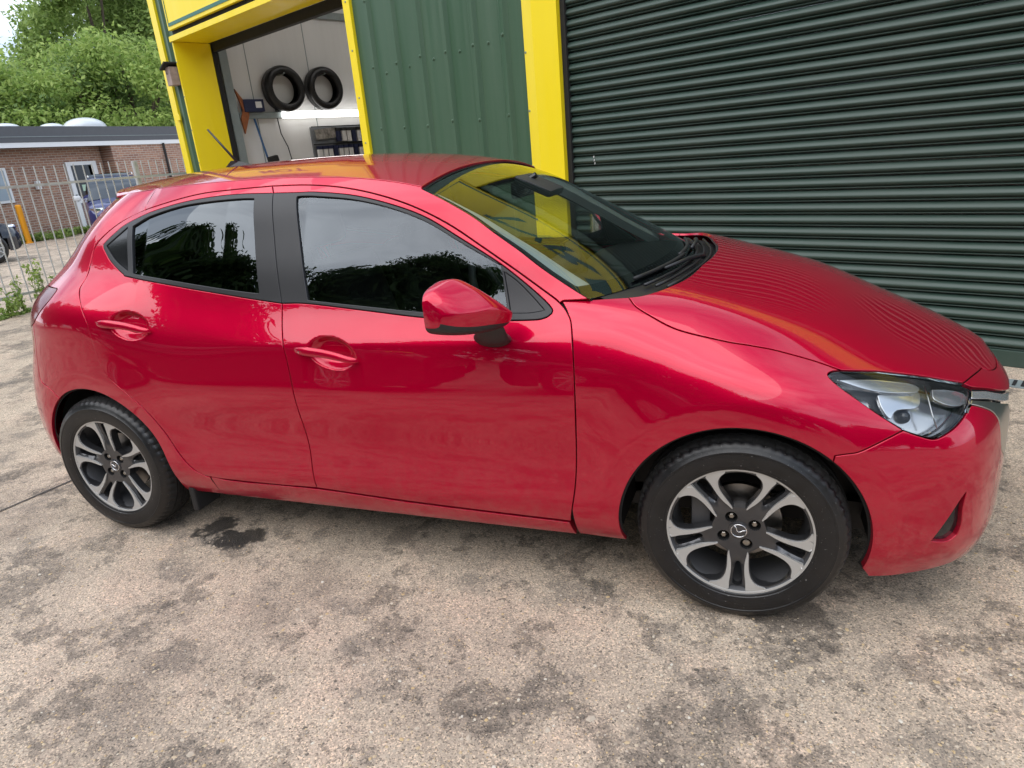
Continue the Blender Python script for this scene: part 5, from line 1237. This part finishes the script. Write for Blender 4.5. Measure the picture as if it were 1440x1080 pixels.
def leaves_mesh(name, centers, radii, n, size, mat, parent, rng, flat=.75, shell=.55):
    """leaf sprays: many small folded leaves through a set of clumps"""
    nc = len(centers); w = np.array(radii)**2; pick = rng.choice(nc, n, p=w/w.sum()); C = np.array(centers)[pick]; Rr_ = np.array(radii)[pick]
    d = rng.normal(size=(n, 3)); d /= np.linalg.norm(d, axis=1)[:, None]; rad = Rr_*(shell+(1-shell)*rng.random(n))*rng.choice([1, .75, 1.12], n); p = C+d*rad[:, None]*np.array([1, 1, flat])
    nr = d*.6+rng.normal(size=(n, 3))*.6+np.array([0, 0, .45]); nr /= np.linalg.norm(nr, axis=1)[:, None]
    t = np.cross(nr, rng.normal(size=(n, 3))); t /= np.linalg.norm(t, axis=1)[:, None]; b = np.cross(nr, t); s = size*(.55+.9*rng.random(n))[:, None]
    V = np.stack([p-t*s, p+b*s*.45-nr*s*.1, p+t*s, p-b*s*.45-nr*s*.1], 1).reshape(-1, 3); me = bpy.data.meshes.new(name)
    me.vertices.add(4*n); me.vertices.foreach_set('co', V.ravel().astype(np.float32)); me.loops.add(4*n); me.loops.foreach_set('vertex_index', np.arange(4*n, dtype=np.int32)); me.polygons.add(n)
    me.polygons.foreach_set('loop_start', np.arange(0, 4*n, 4, dtype=np.int32)); me.polygons.foreach_set('loop_total', np.full(n, 4, dtype=np.int32)); me.update(calc_edges=True); me.validate()
    me.materials.append(mat); return link(name, me, parent)
def tree(loc, H, Rc, label, seed, n=14000, leaf='leaf', size=.16, clumps=42, group='trees', cat='tree', name='broadleaf_tree', z0=.22):
    rng = np.random.default_rng(seed); t = empty(name, loc, 0, label, cat, group); ct = np.array([0, 0, H*(.5+z0/2)]); half = H*(1-z0)/2
    cs, rs = [], []
    for _ in range(clumps):
        d = rng.normal(size=3); d /= np.linalg.norm(d); k = .35+.6*rng.random()**.6; q = ct+d*k*np.array([Rc, Rc, half]); cs.append(q); rs.append(Rc*(.20+.22*rng.random()))
    mb = MB(); th = Rc*.06+.06; mb.tube([(0, 0, 0), (.05*Rc, .02, H*.25), (0, .04*Rc, H*.5), (.03, 0, H*.82)], [th, th*.8, th*.5, th*.12], 9)
    for q in cs[:16]:
        z = min(q[2]*.75, H*.6); mb.tube([(0, 0, z*.7), (q[0]*.5, q[1]*.5, (z*.7+q[2])*.5-.1), tuple(q)], [th*.4, th*.25, th*.06], 6)
    mb.build('trunk', M['bark'], t, auto=50)
    leaves_mesh('crown', cs, rs, n, size, M[leaf], t, rng); return t
# wood behind the brick building
for i, (px_, dist, H, Rc, lf, lab) in enumerate(((62, 44, 8.9, 4.4, 'leaf', 'broad pale green tree rising behind the brick building beside the sky gap'), (185, 40, 12.5, 3.1, 'leaf', 'rounded mid green tree rising behind the largest roof dome'), (235, 43, 15, 3.9, 'leaf', 'tall spreading green tree behind the brick building near the garage corner'),
        (70, 34, 6.6, 3.4, 'leaf3', 'low bright green bush tree just above the grey fascia'), (150, 35, 7.0, 3.6, 'leaf2', 'darker low bush tree growing above the roof dome'), (210, 34, 7.4, 3.4, 'leaf3', 'low bright green bush tree beside the yellow garage corner'), (300, 46, 15, 4.5, 'leaf2', 'dark green tree half hidden by the garage corner'), (10, 33, 6.4, 3.2, 'leaf3', 'bright bush tree at the open end of the brick building roof'), (-60, 46, 9.4, 6, 'leaf2', 'dark green tree beyond the parked dark car'), (15, 52, 9.2, 5, 'leaf2', 'dull green tree standing far behind the roof window domes'))):
    d = ray(px_, 262-.0877*px_+10); d = np.array([d[0], d[1]])/math.hypot(d[0], d[1]); p = CAM[:2]+d*dist
    tree((p[0], p[1], 0), H, Rc, lab, 20+i, 34000 if i < 3 else 20000, lf, .115 if i < 3 else .10, 60, 'trees behind the brick building', z0=.12)
# wood across the yard, behind the photographer (mirrored in the car's windows)
for i, (az, dist, H, Rc) in enumerate(((-172, 20, 9.5, 4.2), (-163, 19, 9.6, 4.0), (-154, 18.5, 10.6, 4.2), (-145, 19, 11.2, 4.0), (-137.5, 21, 7.6, 2.6), (-131, 21, 8.4, 3.0), (-124, 19.5, 11.0, 3.8), (-114, 19, 12.6, 4.2), (-104, 19, 12.2, 4.2), (-93, 20, 11.4, 4.4), (-80, 22, 10.0, 4.6), (-67, 24, 9.6, 4.8), (-54, 26, 9.2, 5), (-42, 28, 9., 5), (-31, 30, 9., 5), (-20, 32, 9, 5))):
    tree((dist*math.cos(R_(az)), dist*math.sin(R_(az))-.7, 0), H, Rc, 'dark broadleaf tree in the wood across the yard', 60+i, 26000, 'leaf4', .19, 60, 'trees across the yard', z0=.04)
# weeds along the railing foot and the brick wall
def weed(loc, h, n, seed, label, spread=.12, leaf='leaf', grp=None, nm='weed_plant', sz=.028):
    rng = np.random.default_rng(seed); t = empty(nm, loc, 0, label, 'weed', grp); mb = MB(); cs = []
    for k in range(n):
        a = rng.random()*6.28; r = spread*rng.random(); hh = h*(.5+.5*rng.random()); p0 = (r*math.cos(a)*.4, r*math.sin(a)*.4, 0); p1 = (r*math.cos(a), r*math.sin(a), hh*.6); p2 = (r*1.5*math.cos(a+.3), r*1.5*math.sin(a+.3), hh)
        mb.tube([p0, p1, p2], [.005, .004, .002], 5); cs += [tuple(np.array(p0)*(1-q)+np.array(p2)*q) for q in np.linspace(.3, 1, 6)]
    mb.build('stem', M['leaf2'], t, smooth=True); leaves_mesh('leaves', cs, [.05]*len(cs), 40*n, sz, M[leaf], t, rng)
WL = ['tall leafy weed growing through the railing foot', 'spindly weed with pale leaves between the railings', 'low bushy weed at the railing foot beside the red car', 'small weed clump at the railing foot near the yard edge', 'sprawling weed under the railings']
for i, (y, h, n) in enumerate(((3.12, .50, 4), (3.36, .62, 5), (3.62, .42, 4), (2.9, .26, 4), (3.9, .34, 4))): weed((-7.45, y, 0), h, n, 90+i, WL[i], .14, 'leaf3' if i % 2 else 'leaf')
rng = np.random.default_rng(5); cs = [(-7.5+rng.normal()*.07, 1.0+rng.random()*4.5, .01) for _ in range(130)]
tag(leaves_mesh('grass_fringe', cs, [.05]*130, 3600, .03, M['leaf'], None, rng, flat=.5), 'thin strip of grass and moss along the railing foot', 'grass', kind='stuff')
cs = [(-19.6+rng.normal()*.22, 9+rng.random()*12, .12) for _ in range(170)]
tag(leaves_mesh('wall_grass', cs, [.2]*170, 6000, .07, M['leaf'], None, rng, flat=.6), 'strip of grass and weeds along the foot of the brick wall', 'grass', kind='stuff')
# ------------------------------------------------------------------ other parked cars
def parked_car(name, label, col, loc, rz, kind='hatch', group=None):
    t = empty(name, loc, rz, label, 'car', group); pm = paint(name+'_paint', col, .2, .3)
    sc_h = {'hatch': 1.0, 'suv': 1.14}[kind]; L_ = 4.3
    lo = [(-2.12, .62, .45, .80), (-2.05, .74, .30, .95), (-1.7, .82, .25, .98), (-1.0, .86, .22, .99), (0, .87, .22, .97), (.9, .86, .22, .95), (1.5, .83, .24, .88), (1.95, .74, .27, .76), (2.12, .58, .34, .66)]
    xs = np.linspace(-2.12, 2.12, 45); A = ncs([a[0] for a in lo], np.array([a[1:] for a in lo]), xs); V = []; k = 9
    for x, (w, z0, z1) in zip(xs, A):
        for s, (fy, fz) in enumerate(((1., 0), (1.0, .12), (1.02, .45), (1.0, .75), (.93, .94), (.80, 1.0), (.4, 1.03), (0, 1.04), (0, 1.04))): V.append((x, -w*fy, (z0+(z1-z0)*fz)*sc_h))
    n = len(xs); half = [(i*k+j, (i+1)*k+j, (i+1)*k+j+1, i*k+j+1) for i in range(n-1) for j in range(k-2)]
    half = [f for f in half if not any(math.hypot(np.mean([V[q][0] for q in f])-ax, np.mean([V[q][2] for q in f])-.32) < .38 for ax in (1.3, -1.3))]
    mb = MB(); mb.add(V, half); mb.add([(x, -y, z) for x, y, z in V], [f[::-1] for f in half]); mb.build('body', pm, t, auto=40)
    MB().box((0, 0, .45), (3.9, 1.3, .4)).build('chassis', M['rubber'], t)
    top = 1.45*sc_h; cab = [(-1.95, .95), (-1.6, 1.30), (-1.1, 1.42), (-.3, 1.46), (.25, 1.38), (.65, 1.18), (1.05, .96)] if kind == 'hatch' else [(-2.05, .95), (-1.9, 1.36), (-1.4, 1.45), (-.3, 1.47), (.3, 1.40), (.7, 1.18), (1.05, .96)]
    V = []; xs2 = np.linspace(cab[0][0], cab[-1][0], 30); zt = ncs([c[0] for c in cab], np.array([[c[1]] for c in cab]), xs2)[:, 0]
    for x, z in zip(xs2, zt):
        zz = z*sc_h; b_z = .93*sc_h; f = max(0, (zz-b_z)/(top-b_z)); 
        for s in (-1, -.93, -.6, 0, .6, .93, 1): V.append((x, s*(.80-.17*f), b_z+(zz-b_z)*(1 if abs(s) < .95 else .0)+(-.02 if abs(s) == .93 else 0)))
    Fc = [(i*7+j, (i+1)*7+j, (i+1)*7+j+1, i*7+j+1) for i in range(29) for j in range(6)]; Mi = [0 if (1 <= i % 6 <= 4 and 6 <= i//6 <= 20) else 1 for i in range(len(Fc))]
    mb = MB(); mb.V = V; mb.F = Fc; mb.M = Mi; mb.build('cabin', [pm, M['glass_r']], t, auto=40)
    for x, y, s in ((1.3, -.78, 1), (-1.3, -.78, 1), (1.3, .78, -1), (-1.3, .78, -1)):
        w = empty('wheel'); w.parent = t; w.location = (x, y, .325); w.rotation_euler = (0, 0, 0 if s == 1 else math.pi)
        MB().lathe([(.21, -.08), (.26, -.09), (.30, -.07), (.325, -.04), (.325, .08), (.2, .08)], 36).build('tyre', M['tyre'], w, auto=40)
        r = MB(); r.lathe([(.215, -.07), (.205, -.085), (.195, -.07), (.19, .0), (.0001, .02)], 36)
        for q in range(10): a = R_(36*q); r.tube([(.03*math.cos(a), -.07, .03*math.sin(a)), (.2*math.cos(a), -.075, .2*math.sin(a))], [.018, .013], 6)
        r.build('rim', M['machined'], w, auto=40)
    for s in (-1, 1):
        MB().box((1.86, s*.60, .72*sc_h), (.34, .26, .15), bev=.05, rz=-s*R_(28)).build('headlight', M['chrome'], t, auto=50); MB().box((-2.02, s*.66, .85*sc_h), (.12, .2, .22), bev=.03).build('tail_light', M['tail'], t, auto=50)
        MB().box((.72, s*.98, 1.02*sc_h), (.12, .2, .13), bev=.04).build('door_mirror', M['white'] if kind == 'suv' else M['gblack'], t, auto=50); MB().lathe([(.0001, .02), (.05, .015), (.06, 0)], 16, c=(2.04, s*.52, .42*sc_h), axis='X').build('fog_lamp', M['chrome'], t)
    MB().box((2.08, 0, .52*sc_h), (.06, .9, .2), bev=.02).build('grille', M['gblack'], t)
    if kind == 'suv':
        for s in (-1, 1): MB().tube([(-1.5, s*.58, 1.66), (-1.4, s*.58, 1.73), (.0, s*.56, 1.745), (.2, s*.56, 1.69)], .016, 6).build('roof_bar', M['satin'], t, smooth=True)
    return t
parked_car('parked_car', 'dark grey car parked beyond the railings with its headlight showing', (.02, .026, .038), (-15.4, 6.35, 0), R_(90))
parked_car('parked_suv', 'dark blue estate car with silver roof bars parked by the brick building', (.03, .035, .13), (-16.5, 12.75, 0), R_(-38), 'suv')
parked_car('parked_car', 'black car parked across the yard behind where the photo was taken, facing the trees', (.012, .012, .014), (-3.7, -5.15, 0), R_(2), group='cars parked across the yard')
parked_car('parked_car', 'charcoal car parked across the yard opposite the red car front', (.02, .02, .022), (1.2, -5.3, 0), R_(181), group='cars parked across the yard')
